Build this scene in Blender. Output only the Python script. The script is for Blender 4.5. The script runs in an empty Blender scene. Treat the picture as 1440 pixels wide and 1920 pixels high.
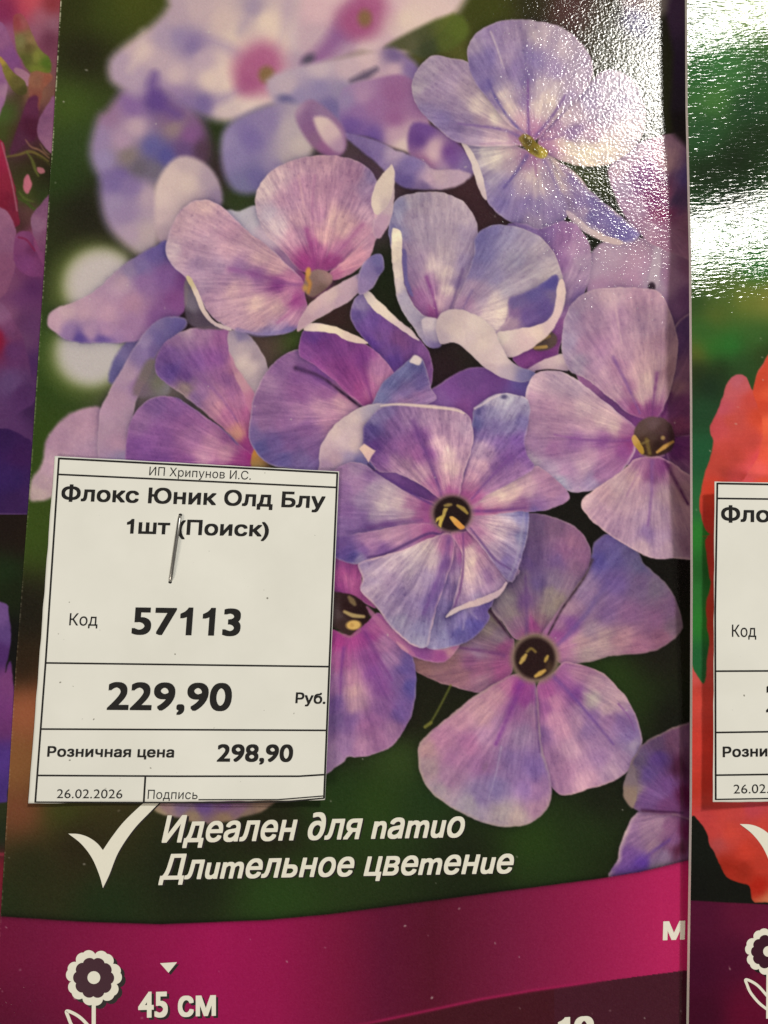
import bpy, math, random
import numpy as np
from mathutils import Vector
R = math.radians
scene = bpy.context.scene
COL = scene.collection
random.seed(4)

# ------------------------------------------------------------------ camera
F = 1600.0                       # focal length in pixels of the 1440 x 1920 photograph
TILT = R(5.0)
CAMZ = 0.130
CAMY = -0.008
cam_d = bpy.data.cameras.new('camera')
cam = bpy.data.objects.new('camera', cam_d)
COL.objects.link(cam)
cam_d.sensor_fit = 'VERTICAL'
cam_d.sensor_height = 36
cam_d.sensor_width = 27
cam_d.lens = F / 1920 * 36
cam_d.clip_start = 0.005
cam_d.clip_end = 50
cam.location = (0, CAMY, CAMZ)
cam.rotation_euler = (TILT, 0, 0)
scene.camera = cam
scene.render.resolution_x = 768
scene.render.resolution_y = 1024

# ------------------------------------------------------------------ world, lamps, exposure
w = bpy.data.worlds.new('World')
scene.world = w
w.use_nodes = True
bg = w.node_tree.nodes['Background']
bg.inputs[0].default_value = (1.0, 0.95, 0.86, 1)
bg.inputs[1].default_value = 0.13
scene.view_settings.view_transform = 'Standard'
scene.view_settings.look = 'None'
scene.view_settings.exposure = 0.13
scene.view_settings.gamma = 1


def W(px, py, h):
    """point of the horizontal plane at height h (metres) seen at pixel px, py"""
    px = np.asarray(px, float); py = np.asarray(py, float); h = np.asarray(h, float)
    dx = (px - 720) / F
    v = (960 - py) / F
    dy = v * math.cos(TILT) + math.sin(TILT)
    dz = v * math.sin(TILT) - math.cos(TILT)
    t = (h - CAMZ) / dz
    return np.stack([t * dx, CAMY + t * dy, h + 0 * t], -1)


def lamp(name, pos, target, size, size_y, power, colour):
    d = bpy.data.lights.new(name, 'AREA')
    d.shape = 'RECTANGLE'; d.size = size; d.size_y = size_y; d.energy = power; d.color = colour
    o = bpy.data.objects.new(name, d); COL.objects.link(o)
    o.location = pos
    o.rotation_euler = (Vector(target) - Vector(pos)).to_track_quat('-Z', 'Y').to_euler()
    return o


# the shop's ceiling light, seen mirrored in the glossy card at the upper right
_p = W(1305, 125, 0.0)
_d = _p - np.array([0, CAMY, CAMZ]); _d /= np.linalg.norm(_d)
_r = _d * np.array([1, 1, -1])
lamp('ceiling_panel_light', tuple(_p + _r * 1.0), tuple(_p), 0.12, 0.12, 6.4, (1.0, 0.97, 0.90))
# added wide, warm fill lamp, kept outside the film's mirror angle
lamp('added_fill_light', (-1.1, -1.3, 1.25), (0, 0, 0), 0.9, 0.5, 18, (1.0, 0.90, 0.76))

# ------------------------------------------------------------------ print painter (flat print, plus shadow tones in the right strip: colours per point of the sheet)
S = 1.25


def hexc(s):
    return np.array([int(s[i:i + 2], 16) / 255 for i in (0, 2, 4)], np.float32)


def lin(c):
    c = np.clip(c, 0, 1)
    return np.where(c <= 0.04045, c / 12.92, ((c + 0.055) / 1.055) ** 2.4)


def pts(s):
    return np.array([[float(a) for a in q.split(',')[:2]] for q in s.split()], np.float32)


def smp(s):
    q = [a.split(',') for a in s.split()]
    return np.array([[float(a[0]), float(a[1])] for a in q], np.float32), np.array([hexc(a[2]) for a in q])


_rng = np.random.RandomState(7)
_lat = _rng.rand(256, 256).astype(np.float32)


def vnoise(x, y):
    xi = np.floor(x).astype(np.int64); yi = np.floor(y).astype(np.int64)
    fx = (x - xi).astype(np.float32); fy = (y - yi).astype(np.float32)
    fx = fx * fx * (3 - 2 * fx); fy = fy * fy * (3 - 2 * fy)
    a = _lat[yi % 256, xi % 256]; b = _lat[yi % 256, (xi + 1) % 256]
    c = _lat[(yi + 1) % 256, xi % 256]; d = _lat[(yi + 1) % 256, (xi + 1) % 256]
    return (a * (1 - fx) + b * fx) * (1 - fy) + (c * (1 - fx) + d * fx) * fy


def fnoise(x, y, o=3):
    s = 0; a = 1; t = 0
    for k in range(o):
        s = s + a * vnoise(x * 2 ** k + 17 * k, y * 2 ** k + 31 * k); t += a; a *= 0.55
    return s / t * 2 - 1


def spline(P, n=5, closed=True):
    if closed:
        Q = np.vstack([P[-1:], P, P[:2]])
        m = len(P)
    else:
        Q = np.vstack([2 * P[:1] - P[1:2], P, 2 * P[-1:] - P[-2:-1]])
        m = len(P) - 1
    out = []
    for i in range(m):
        p0, p1, p2, p3 = Q[i:i + 4]
        for k in range(n):
            t = k / n
            out.append(0.5 * (2 * p1 + (p2 - p0) * t + (2 * p0 - 5 * p1 + 4 * p2 - p3) * t * t + (3 * p1 - p0 - 3 * p2 + p3) * t ** 3))
    if not closed:
        out.append(P[-1])
    return np.array(out, np.float32)


def segdist(X, Y, A, B):
    d = B - A
    L = float(d @ d) + 1e-9
    t = np.clip(((X - A[0]) * d[0] + (Y - A[1]) * d[1]) / L, 0, 1)
    return (X - A[0] - t * d[0]) ** 2 + (Y - A[1] - t * d[1]) ** 2, t


def sdf(X, Y, P):
    """positive inside"""
    D = np.full(X.shape, 1e9, np.float32)
    ins = np.zeros(X.shape, bool)
    n = len(P)
    for i in range(n):
        A = P[i]; B = P[(i + 1) % n]
        d, _ = segdist(X, Y, A, B)
        np.minimum(D, d, out=D)
        if A[1] != B[1]:
            c = ((A[1] > Y) != (B[1] > Y)) & (X < (B[0] - A[0]) * (Y - A[1]) / (B[1] - A[1]) + A[0])
            ins ^= c
    D = np.sqrt(D)
    return np.where(ins, D, -D)


def shepard(X, Y, P, C, s=9.0, p=1.7):
    num = 0; den = 0
    for (x, y), c in zip(P, C):
        ww = 1 / (((X - x) ** 2 + (Y - y) ** 2) + s * s) ** p * 1e6
        num = num + ww[..., None] * c; den = den + ww
    return (num / den[..., None]).astype(np.float32)


def up(a, f, shape):
    """bilinear enlargement of array a by whole factor f"""
    h, w_ = shape
    yy = np.arange(h) / f; xx = np.arange(w_) / f
    y0 = np.minimum(yy.astype(int), a.shape[0] - 2); x0 = np.minimum(xx.astype(int), a.shape[1] - 2)
    fy = (yy - y0)[:, None]; fx = (xx - x0)[None]
    if a.ndim == 3:
        fy = fy[..., None]; fx = fx[..., None]
    return (a[y0][:, x0] * (1 - fy) * (1 - fx) + a[y0][:, x0 + 1] * (1 - fy) * fx + a[y0 + 1][:, x0] * fy * (1 - fx) + a[y0 + 1][:, x0 + 1] * fy * fx).astype(np.float32)


def fl_seed(o):
    return float(sum(ord(ch) for ch in o) % 97)


class Canvas:
    norim = False

    def __init__(s, x0, y0, x1, y1):
        s.x0, s.y0 = x0, y0
        s.w = int((x1 - x0) / S) + 1; s.h = int((y1 - y0) / S) + 1
        s.img = np.zeros((s.h, s.w, 3), np.float32)
        s.id = np.zeros((s.h, s.w), np.int32)

    def field(s, samples, soft=40, p=1.6):
        k = 8
        ys, xs = np.mgrid[0:s.h // k + 3, 0:s.w // k + 3].astype(np.float32)
        P, C = smp(samples)
        a = shepard(xs * k * S + s.x0, ys * k * S + s.y0, P, C, soft, p)
        s.img[:] = up(a, k, (s.h, s.w))

    def win(s, P, m):
        a = max(0, int((P[:, 0].min() - m - s.x0) / S)); b = min(s.w, int((P[:, 0].max() + m - s.x0) / S) + 2)
        c = max(0, int((P[:, 1].min() - m - s.y0) / S)); d = min(s.h, int((P[:, 1].max() + m - s.y0) / S) + 2)
        if a >= b or c >= d:
            return None
        ys, xs = np.mgrid[c:d, a:b].astype(np.float32)
        return a, b, c, d, xs * S + s.x0, ys * S + s.y0

    def petal(s, outline, cols, fl=0, cen=None, veins='', soft=1.2, rim=None, tex=1.0, glow=0, sharp=False, ss=7.0):
        P = pts(outline)
        if not sharp:
            P = spline(P, 4 if soft < 6 else 3)
        wn = s.win(P, soft + 2 + (14 if soft < 4 and fl is not None else 0))
        if wn is None:
            return
        a, b, c, d, X, Y = wn
        blur = soft > 5
        # wavering edge so that no outline is a perfect spline
        if blur:
            Xs, Ys = X[::2, ::2], Y[::2, ::2]
            if min(Xs.shape) > 3:
                D = up(sdf(Xs, Ys, P), 2, X.shape)
            else:
                D = sdf(X, Y, P)
        else:
            D = sdf(X + 1.6 * fnoise(X / 14, Y / 14, 2), Y + 1.6 * fnoise(X / 14 + 50, Y / 14, 2), P)
        t = np.clip(D / (2 * soft) + 0.5, 0, 1)
        A = t * t * (3 - 2 * t)
        Q, C = smp(cols)
        if len(Q) == 1:
            col = np.broadcast_to(C[0], X.shape + (3,)).copy()
        else:
            wx = 4.5 * fnoise(X / 26 + 9, Y / 26, 2) * (0 if blur else 1); wy = 4.5 * fnoise(X / 26, Y / 26 + 70, 2) * (0 if blur else 1)
            if cen is not None and not blur:
                th = np.arctan2(Y - cen[1], X - cen[0])
                rr = 7 * fnoise(th * 9 + 40, X * 0 + 3.3, 2)
                wx += rr * np.cos(th); wy += rr * np.sin(th)
            col = shepard(X + wx, Y + wy, Q, C, ss if not blur else 11.0)
        if tex and not blur:
            n2 = fnoise(X / 5.0, Y / 5.0, 2)
            n3 = fnoise(X / 17, Y / 17, 2)
            g = 0.02 * n3 + 0.018 * n2
            if cen is not None:
                th = np.arctan2(Y - cen[1], X - cen[0]); r = np.hypot(X - cen[0], Y - cen[1])
                st = fnoise(th * 30 + 200, r / 38, 3)
                fine = fnoise(th * 70 + 100, r / 16, 2)
                k = np.clip(r / 60, 0, 1) * np.clip(1.5 - r / 420, .6, 1)
                rf = fnoise(th * 6.5 + fl_seed(outline) * 3, r / 130, 2)
                g = g + .05 * rf * np.clip(r / 90, 0, 1)
                g = g + k * (0.050 * st + 0.03 * fine)
                dots = np.clip(fnoise(th * 46, r / 5.5, 2) - .36, 0, 1) * np.clip((r - 70) / 60, 0, 1)
                g = g - 0.09 * dots
            g = g * tex
            col = col * (1 + g[..., None] * np.array([2.1, 2.4, 1.5], np.float32))
        if glow and cen is not None:
            r = np.hypot(X - cen[0], Y - cen[1])
            k = (0.5 * np.exp(-(r / glow) ** 2))[..., None]
            col = col * (1 - k) + hexc('9c4c98') * k
        for v in veins.split(';'):
            if not v.strip():
                continue
            q = v.split('|')
            V = spline(pts(q[0]), 5, False); wd = float(q[1]); vc = hexc(q[2].strip()); stg = float(q[3]) if len(q) > 3 else .8
            best = np.full(X.shape, 1e9, np.float32)
            n = len(V) - 1
            for i in range(n):
                dd, tt = segdist(X, Y, V[i], V[i + 1])
                taper = 1.0 - 0.45 * ((i + tt) / n)
                np.minimum(best, dd / (taper * taper), out=best)
            k = stg * np.exp(-best / (wd * wd) * 1.6)
            k = (k * (1 + .3 * fnoise(X / 8, Y / 8, 1)))[..., None]
            k = np.clip(k, 0, 1)
            col = col * (1 - k) + vc * k
        if rim is None and not s.norim and not blur and tex and soft < 3 and len(Q) > 3:
            rim = 'd8c8d4,4,.34'
        if rim:
            rc, rw, rs = rim.split(',')
            k = float(rs) * np.clip(1 - D / float(rw), 0, 1) ** 1.2 * np.clip(.75 + .8 * fnoise(X / 22, Y / 22, 2), 0, 1.3)
            k = np.clip(k, 0, 1)[..., None]
            col = col * (1 - k) + hexc(rc) * k
        A3 = A[..., None]
        if soft < 4 and fl is not None and not s.norim:
            # the picture's own contact shade around each petal
            k = (.27 * (1 if tex > .45 else .35) * np.exp(-np.clip(-D, 0, None) / 5.5) * (D < 1) * np.clip(.7 + .9 * fnoise(X / 40 + 3, Y / 40, 2), .15, 1.3))[..., None]
            s.img[c:d, a:b] *= 1 - k * np.array([1, 1.05, .72], np.float32)
        if not blur and tex:
            u_ = 1 + .07 * fnoise(X / 55 + fl_seed(outline), Y / 55, 2)
            col = col * u_[..., None]
        s.img[c:d, a:b] = s.img[c:d, a:b] * (1 - A3) + col * A3
        if fl is not None:
            blk = s.id[c:d, a:b]; blk[A > .5] = fl

    def line(s, path, wd, col, st=1.0, fl=None, soft=1.0, taper=0.0):
        V = spline(pts(path), 5, False)
        wn = s.win(V, wd + soft + 2)
        if wn is None:
            return
        a, b, c, d, X, Y = wn
        best = np.full(X.shape, 1e9, np.float32)
        n = len(V) - 1
        for i in range(n):
            dd, tt = segdist(X, Y, V[i], V[i + 1])
            u = (i + tt) / n
            half = wd / 2 * (1 - taper * np.abs(2 * u - 1))
            np.minimum(best, np.sqrt(dd) - half, out=best)
        k = (np.clip(.5 - best / (2 * soft), 0, 1) * st)[..., None]
        s.img[c:d, a:b] = s.img[c:d, a:b] * (1 - k) + hexc(col) * k
        if fl is not None:
            blk = s.id[c:d, a:b]; blk[k[..., 0] > .5] = fl

    def dot(s, x, y, rx, ry, ang, col, st=1.0, soft=2.0, fl=None):
        P = np.array([[x - rx, y - rx], [x + rx, y + rx], [x - ry, y - ry], [x + ry, y + ry]], np.float32)
        wn = s.win(P, soft * 2)
        if wn is None:
            return
        a, b, c, d, X, Y = wn
        ca, sa = math.cos(R(ang)), math.sin(R(ang))
        u = ((X - x) * ca + (Y - y) * sa) / rx; v = (-(X - x) * sa + (Y - y) * ca) / ry
        D = (1 - np.hypot(u, v)) * min(rx, ry)
        k = (np.clip(D / (2 * soft) + .5, 0, 1) * st)
        k = (k * k * (3 - 2 * k))[..., None] if soft > 3 else k[..., None]
        s.img[c:d, a:b] = s.img[c:d, a:b] * (1 - k) + hexc(col) * k
        if fl is not None:
            blk = s.id[c:d, a:b]; blk[k[..., 0] > .5] = fl

    def grain(s, amt=.012):
        n = np.random.RandomState(3).randn(s.h, s.w, 1).astype(np.float32)
        n2 = np.random.RandomState(5).randn(s.h, s.w, 3).astype(np.float32)
        s.img += amt * n + amt * .4 * n2
        np.clip(s.img, 0, 1, out=s.img)

    def sample(s, px, py):
        fx = np.clip((px - s.x0) / S, 0, s.w - 1.001); fy = np.clip((py - s.y0) / S, 0, s.h - 1.001)
        x0 = fx.astype(int); y0 = fy.astype(int); fx = (fx - x0)[..., None]; fy = (fy - y0)[..., None]
        I = s.img
        return I[y0, x0] * (1 - fx) * (1 - fy) + I[y0, x0 + 1] * fx * (1 - fy) + I[y0 + 1, x0] * (1 - fx) * fy + I[y0 + 1, x0 + 1] * fx * fy

    def ids(s, px, py):
        x = np.clip(((px - s.x0) / S + .5).astype(int), 0, s.w - 1); y = np.clip(((py - s.y0) / S + .5).astype(int), 0, s.h - 1)
        return s.id[y, x]


def grade(c, sat=.94, g=(1.09, 1.04, .985), only=False):
    """ink balance of the print"""
    m = c.img.mean(2, keepdims=True)
    out = (m + (c.img - m) * sat) * np.array(g, np.float32)
    if only:
        out = np.where((c.id > 0)[..., None], out, c.img * np.array([1, .98, .96], np.float32))
    c.img = out.astype(np.float32)


def dust(c, n, seed, x0, y0, x1, y1):
    r = random.Random(seed)
    for _ in range(n):
        x, y = r.uniform(x0, x1), r.uniform(y0, y1); q = r.uniform(.7, 1.5)
        c.dot(x, y, q * r.uniform(1, 2), q, r.uniform(0, 180), 'd0c8c4', r.uniform(.25, .8), .8)

# ------------------------------------------------------------------ the phlox picture on the middle packet
FL = {}          # id of a printed flower -> its label
M = Canvas(-40, -110, 1345, 2040)
M.field('150,10,30381a 190,20,3f5522 240,5,4a5c22 160,100,26281a 130,200,46662a 150,270,34502a 110,330,2e4c22 160,400,20201a 95,470,2f4020 200,470,2a2a22 90,700,30501f 75,833,35551f '
        '60,1000,3c5c22 45,1150,20211a 40,1250,2a2418 48,1330,a86f50 30,1440,8f6c44 45,1520,84543f 110,1520,3c5020 60,1620,28321c 200,1700,22381e 140,1580,2c2a1c 500,1560,24281a 350,1640,1f2a1a '
        '520,1680,2c5022 700,1500,2e5020 740,1420,38582a 640,1480,264620 640,1400,20261a 760,1350,1f1f19 800,1500,254322 870,1600,1f2a1a 1000,1590,2c4e1e 1100,1560,263e1f 1130,1500,1d241a 1200,1320,28401e '
        '1240,1230,1e1f1a 1150,1290,2c4c20 1090,960,1b1c1a 1250,1060,161614 1250,1340,171816 820,1280,1e2219 900,40,3c4a1f 870,90,5c6a34 925,20,46561f 1000,10,2a2f1c 1060,20,5a4048 1150,60,3c4232 1230,30,30372a '
        '1200,150,38442e 900,380,3c2a34 885,330,46323c 560,640,3a6024 620,590,3a262e 720,520,1c2a18 740,560,1c2618 850,690,2e1e2c 875,680,262a24 1110,420,20281c 1080,340,3e5028 435,250,2a4020 440,370,2c4820 410,330,3a2c3c '
        '345,580,2c2028 500,650,5a4c50 280,715,6c6c74 0,1700,26361e 900,1660,1e2c18 1030,1640,26401f 1150,1620,203018 100,650,385a2a 130,450,2a301e 210,400,2c3226 650,400,6a5080 400,470,9080a0')
T = M.petal
L_ = M.line
M.img *= np.array([.98, .88, .86], np.float32)
# --- blurred cluster, upper left
FL[1] = 'blurred white and lilac printed flower with a pink centre at the top left'
FL[2] = 'blurred pale printed flower with a magenta centre at the top edge'
FL[3] = 'blurred blue and violet printed flower on the left'
FL[4] = 'blurred slate blue printed petal above the pink flower'
FL[5] = 'soft mauve printed flower left of the sharp top flower'
T('200,205 240,160 300,160 350,190 385,235 395,290 360,330 300,350 250,350 190,335 168,290 176,240 186,215',
  '205,215,8f72a0 250,200,8064a8 290,190,5c4690 320,220,745a90 255,238,b6a2bc 230,265,a890b8 285,275,5c5ca4 310,292,50509e 240,292,7e767c 262,315,625e74 290,320,6a6680 195,300,9086bc 185,260,9080b4 355,255,7c5494 325,240,8c7c88 380,280,4c3850 225,335,6c5ca4 345,280,604a84', 3, soft=15)
T('190,325 230,330 290,345 305,400 290,480 250,475 205,430 188,380', '215,345,7466a8 245,350,8070ac 215,380,9488b8 235,400,9080b2 245,440,a898ba 275,440,b0a4b4 280,370,ac9cb8 270,470,a8a0b0', 3, soft=15)
T('330,-60 315,10 280,50 238,80 205,112 206,150 235,172 262,185 300,172 345,200 390,222 440,228 490,205 560,180 600,125 640,60 620,-60',
  '222,112,a898ba 250,82,bcaabc 268,62,b0a0b8 272,95,cabac4 305,72,a294b8 360,85,7c6ea8 335,70,9084b4 330,30,ac9cb6 370,20,b8a8ba 420,40,c4b4bc 440,65,ccbfc0 430,95,cbbcc4 395,150,d2c4c6 430,135,d6c8c8 330,140,c2b2c2 300,115,b4a4bc 255,150,aa9abc 290,178,7a62a6 280,160,9a88b4 330,180,907cb0 500,40,d8cac6 520,70,d8cac6 475,15,9c90b0 460,40,beb0bc 380,112,b2a2be 440,160,d8cac8 380,195,6c60a0 350,192,8270a8 560,70,c2b4c6 590,60,b0a0c0 550,10,b8a8bc 590,0,cab8c4 480,200,d4c8cc 530,185,cabcc8 420,205,c4b8c4 560,120,a898b8 600,110,8070a0', 1, soft=14)
L_('470,118 430,92 390,76 340,72', 16, '8878b0', .5, 1, 12, .4); L_('455,165 410,188 370,196 335,190', 14, '7c6cac', .55, 1, 12, .5)
L_('520,90 535,45 540,0', 12, 'a898bc', .5, 1, 12, .4); L_('290,140 286,165 300,195 335,215', 22, '5c4494', .8, 1, 11, .5); L_('450,60 470,20 480,-20', 14, '988cb4', .6, 1, 12, .4); L_('245,130 262,100 268,60', 10, 'd4c8c8', .5, 1, 12, .3)
M.dot(490, 128, 56, 54, 60, 'b888a8', .8, 24, 1); M.dot(478, 135, 42, 40, 20, 'a0588c', .75, 18, 1); M.dot(497, 112, 30, 34, -20, 'a45c90', .7, 16, 1); M.dot(462, 158, 22, 26, 30, '985088', .6, 14, 1); M.dot(500, 140, 15, 16, 0, '80684c', .95, 8, 1)
T('600,-40 560,60 575,110 620,118 680,100 730,110 790,85 840,45 870,-40', '600,20,cbb0c4 590,70,b8a4bc 640,90,a890b4 690,92,c8b4c4 730,80,c0a8c0 745,55,ccbcc4 800,50,d6c6c8 760,40,d6c8c6 830,20,d2c0c8 850,-20,c8b8c4 730,10,cab0c4 650,60,8c5c94 620,-20,d0b8c8', 2, soft=14)
T('790,110 760,95 720,95 740,75 850,25 880,60 850,90 820,100', '760,95,4c5038 800,90,3e4630 840,80,54602c 770,90,565a44 860,60,5a6a2c', None, soft=7)
L_('665,20 640,60 605,100 580,120', 34, '84589a', .8, 2, 12, .2)
M.dot(683, 30, 52, 40, 0, 'b080a4', .75, 20, 2); M.dot(672, 40, 40, 34, 20, '984c84', .75, 16, 2); M.dot(692, 8, 34, 30, 0, '9c5088', .7, 16, 2); M.dot(684, 34, 13, 16, 0, '80644c', .95, 8, 2)
M.dot(578, 112, 15, 10, -40, '4c4862', .8, 7, 2)
T('500,150 560,125 620,112 700,95 740,90 790,130 795,180 700,190 650,250 560,230 520,200', '540,160,b4a8c0 600,130,bcb0c6 600,165,8880b4 560,180,8c84b6 620,200,6c64a2 650,130,bcaac0 690,110,c8b4c4 740,130,c0a8c0 770,130,7a68a6 790,110,8474ac 700,150,b49cb8 640,170,8c84b0 740,105,6c5c94', 5, soft=9)
L_('660,152 685,142 705,130', 16, '504868', .85, 5, 6, .5)
M.dot(537, 190, 18, 12, 20, '50508c', .8, 8, 4)
T('414,262 432,230 480,204 540,190 585,215 592,262 575,305 530,335 480,362 440,358 418,320', '438,290,827ab4 470,260,7468ac 500,230,8478b0 545,245,aca4b8 562,272,b8b0ba 540,300,aca4b4 480,335,6862a2 520,315,8a80b2 425,270,8c84ba 455,350,7070a4', 4, soft=11)
T('645,165 700,148 760,142 800,190 800,285 740,278 690,258 645,250 636,205', '680,180,a486b4 650,190,8c80b4 740,178,8c5e98 740,222,8c5c98 670,210,8868a8 662,232,6850a0 700,255,6850a2 755,272,d2c4c8 742,252,b498b8 770,250,b49cb8 780,200,9068a0 700,200,9068a4', 5, soft=5.5)
T('775,230 830,245 880,290 890,325 830,345 790,330 765,280', '800,245,68489a 788,262,58388a 815,275,c4acc0 812,290,d0b8c8 795,305,9c6ca0 840,285,643c90 850,300,7050a0 870,310,8070ac 800,320,8c5c98 830,320,a890b8', 5, soft=5.5)
T('640,250 700,262 740,280 790,300 815,318 860,318 885,330 850,352 800,356 750,348 700,300', '700,275,7c6cac 740,285,a494bc 770,310,7468a8 760,338,5c5094 820,330,c4b0c8 805,340,bca4c4 860,335,b09cbc 690,290,6f5fa2 795,352,6c5c94', 5, soft=3.5)
T('553,215 575,188 600,194 640,232 650,272 632,296 605,290 575,262', '560,205,a088b0 575,215,7c5c94 585,235,7e5a92 600,215,8870a0 640,260,8c6ca0 610,275,8c5c94 590,260,80608c', 5, soft=5.5)
T('588,225 600,218 620,225 640,250 645,280 630,285 605,262', '600,230,ccbcc4 620,245,c4b0c0 640,275,a488b0', 5, soft=5.5)
T('293,345 318,305 350,292 392,312 414,350 414,388 375,405 335,430 310,460 292,440 290,385', '320,335,cabcc4 350,345,cabdc3 350,305,b8aaba 395,335,a496b2 408,370,8c7ea6 300,370,cdbfc8 300,410,c0b0c0 310,430,a696ae 350,385,bcaebc 375,390,a898b0', 3, soft=6.5)
# --- bokeh discs
M.dot(180, 538, 84, 84, 0, '6c7c44', .85, 30, None); M.dot(188, 535, 70, 70, 0, 'b4b49c', .9, 18, None); M.dot(192, 535, 62, 60, 0, 'cdc6ca', 1, 20, None)
M.dot(164, 668, 80, 74, 0, '6c7c44', .85, 28, None); M.dot(168, 662, 66, 64, 0, 'b0b49c', .9, 18, None); M.dot(172, 660, 58, 56, 0, 'c8c4c9', 1, 18, None)
# --- F11
FL[11] = 'lilac printed petals beside two bright blurred discs'
T('204,715 215,670 245,635 300,610 290,650 262,690 235,715', '215,690,5c5a98 240,650,6c64a0 280,625,7060a0 260,670,8478ac', 11, soft=4)
T('88,605 98,582 138,566 175,548 205,520 240,490 290,462 316,452 335,495 352,530 345,585 300,615 255,640 200,642 135,640 102,622',
  '105,600,b89cba 125,585,bca4bc 160,585,b498b8 200,590,b494b8 250,570,a884ac 230,530,b098b8 290,475,6458a2 308,460,5c54a0 265,500,766aaa 240,510,8c80b0 310,515,7a58a0 330,560,7a4a90 270,530,8868a8 250,605,9c7ab0 200,615,a484b4 150,634,54449a 190,638,6250a0 170,622,a88cb8 130,625,8c74b0 300,600,7c549a 345,530,6c4088', 11, soft=3, tex=.6)
# --- F12
FL[12] = 'purple printed flower with long petals left of centre above the price label'
T('55,935 60,900 78,870 88,820 130,776 180,762 200,780 245,830 245,905 140,905 100,930 75,940', '80,910,a892ac 110,830,ac8cb4 160,795,b090b4 100,870,b096b6 160,860,a88cb4 200,880,a488b4 72,925,b8a8b4 220,860,8080a8', 12, soft=5)
T('185,790 196,750 224,700 252,652 272,622 300,598 335,594 352,606 322,640 295,662 282,700 262,735 250,780 250,870 190,875',
  '300,603,7a70ac 320,600,6860a2 270,640,8c7eb4 265,665,8070ac 242,705,a892b6 220,755,ac90b6 205,800,ac92b8 225,830,ac8cb4 330,608,6058a0 288,660,6c5c9c 258,720,8c70a8 240,780,a890b4 232,860,8c80b0 300,635,6a60a6', 12, soft=2.5, tex=.5)
T('250,740 262,700 282,672 312,690 320,730 300,745', '280,700,6e6670 300,715,747468 265,730,78687c 315,725,84808c', None, soft=6)
T('290,690 296,660 318,635 355,616 400,612 432,622 440,660 458,712 478,750 486,800 486,860 460,860 440,825 385,775 335,735 305,715',
  '330,640,8c6ca4 350,622,a890b4 375,625,9470a4 415,635,905c9c 320,665,7454a0 320,695,644ca0 370,680,7c54a2 400,670,80509c 425,710,885a9c 345,705,7450a0 345,730,94848c 365,745,8468a4 400,750,a87ca8 380,735,8c68a4 430,780,b070a8 410,765,bc88ac 450,750,ac74a8 465,780,a8609c 470,820,983c8c 445,815,c08c88 440,690,a4709f 455,840,903888 435,735,9c68a4', 12, cen=(472, 850), veins='365,700 410,740 445,790|6|7c509a|.4', soft=1.8)
T('235,905 236,850 240,805 260,765 290,744 330,745 372,772 420,806 455,838 488,870 488,920 400,925 300,915',
  '262,790,84609f 290,760,7c5ca0 330,765,80589e 260,840,7c50a0 300,820,7c509c 345,790,8c5ca0 360,815,a070ac 395,830,b484b0 420,850,b888b0 380,860,b084b0 340,870,84509c 300,870,74489a 430,815,8c5498 450,870,90408c 400,890,90509a 470,860,8c2c80 425,890,8c3c8c 360,890,7c4898', 12, cen=(480, 865), veins='330,742 375,770 415,800 445,832|6|54418a|.75; 370,790 420,830|6|8c5498|.3', soft=1.6)
T('478,840 492,846 505,872 520,885 485,895 470,870', '482,846,c0843c 492,860,a07c50 490,880,8c7850 505,880,584034', 12, soft=2, tex=0)
T('426,628 440,618 470,632 495,668 505,705 505,740 490,752 478,748 468,725 448,700 432,668', '434,640,a89cb6 448,632,7c74a8 450,650,b0a4b8 470,690,c4b8c4 455,680,d0c4cc 485,665,9c90a8 495,700,a498ae 480,720,b4a8bc 495,740,a894b4', 12, soft=2, tex=.4)
T('430,660 445,690 468,722 482,748 484,790 470,780 455,735 438,700', '440,680,b080a8 455,710,c094b0 475,760,b878a8', 12, soft=2.5, tex=.4)
# --- F13
FL[13] = 'deep purple printed flower partly hidden behind the front bloom'
FL[14] = 'violet printed petals behind the front bloom'
T('790,745 830,716 880,690 930,690 965,700 1005,705 1010,760 960,775 915,790 880,800 850,780 800,765', '850,735,744a9c 880,710,6c4896 930,715,6c4494 980,720,5c50a0 970,750,6850a0 900,755,74489a 870,770,7c4a98 830,752,7c58a4', 14, soft=2)
T('656,592 664,562 688,548 715,572 755,608 795,645 811,682 808,725 790,760 750,765 735,720 728,690 700,655 680,632 665,612',
  '668,590,5c4c96 675,570,8074ac 700,600,64489a 710,630,68488e 750,640,74488c 735,660,684898 770,665,704894 795,675,7c5098 790,700,8458a0 725,612,6c4896 750,700,64409a 760,730,6c4498 740,680,5c409a 700,640,6040a0', 13, cen=(760, 800), soft=1.4)
T('680,550 692,547 708,562 735,588 772,620 786,640 766,628 735,606 712,590 695,575', '690,553,d8d0d4 720,580,e0d8d4 760,615,cbbccc', 13, soft=1.2, tex=.4)
T('468,790 476,745 496,702 528,668 560,655 600,668 645,690 695,740 705,775 660,805 625,830 602,880 560,882 505,870 478,845 466,820',
  '500,715,9878ac 520,690,8460a0 545,672,84609f 600,700,74489a 560,705,80549c 500,760,8c68a4 495,790,8c68a6 478,815,7464a8 485,840,5c58a2 530,862,6058a2 510,830,6c5aa4 570,862,7060a4 560,775,a078ac 530,790,8c64a4 600,762,b48cb4 575,800,8860a4 640,758,bf98b6 665,785,b48cb4 620,790,b084b0 585,835,7c5ca0 540,830,78589f 560,735,8c5ca0 610,735,8c5c9c 650,735,9c689f', 13, cen=(705, 780),
  veins='555,690 600,706 640,735 695,778|5.5|34213f|.95; 560,690 600,710 630,735|10|64408a|.5', soft=1.4, rim='d4c4d4,4,.5')
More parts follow.
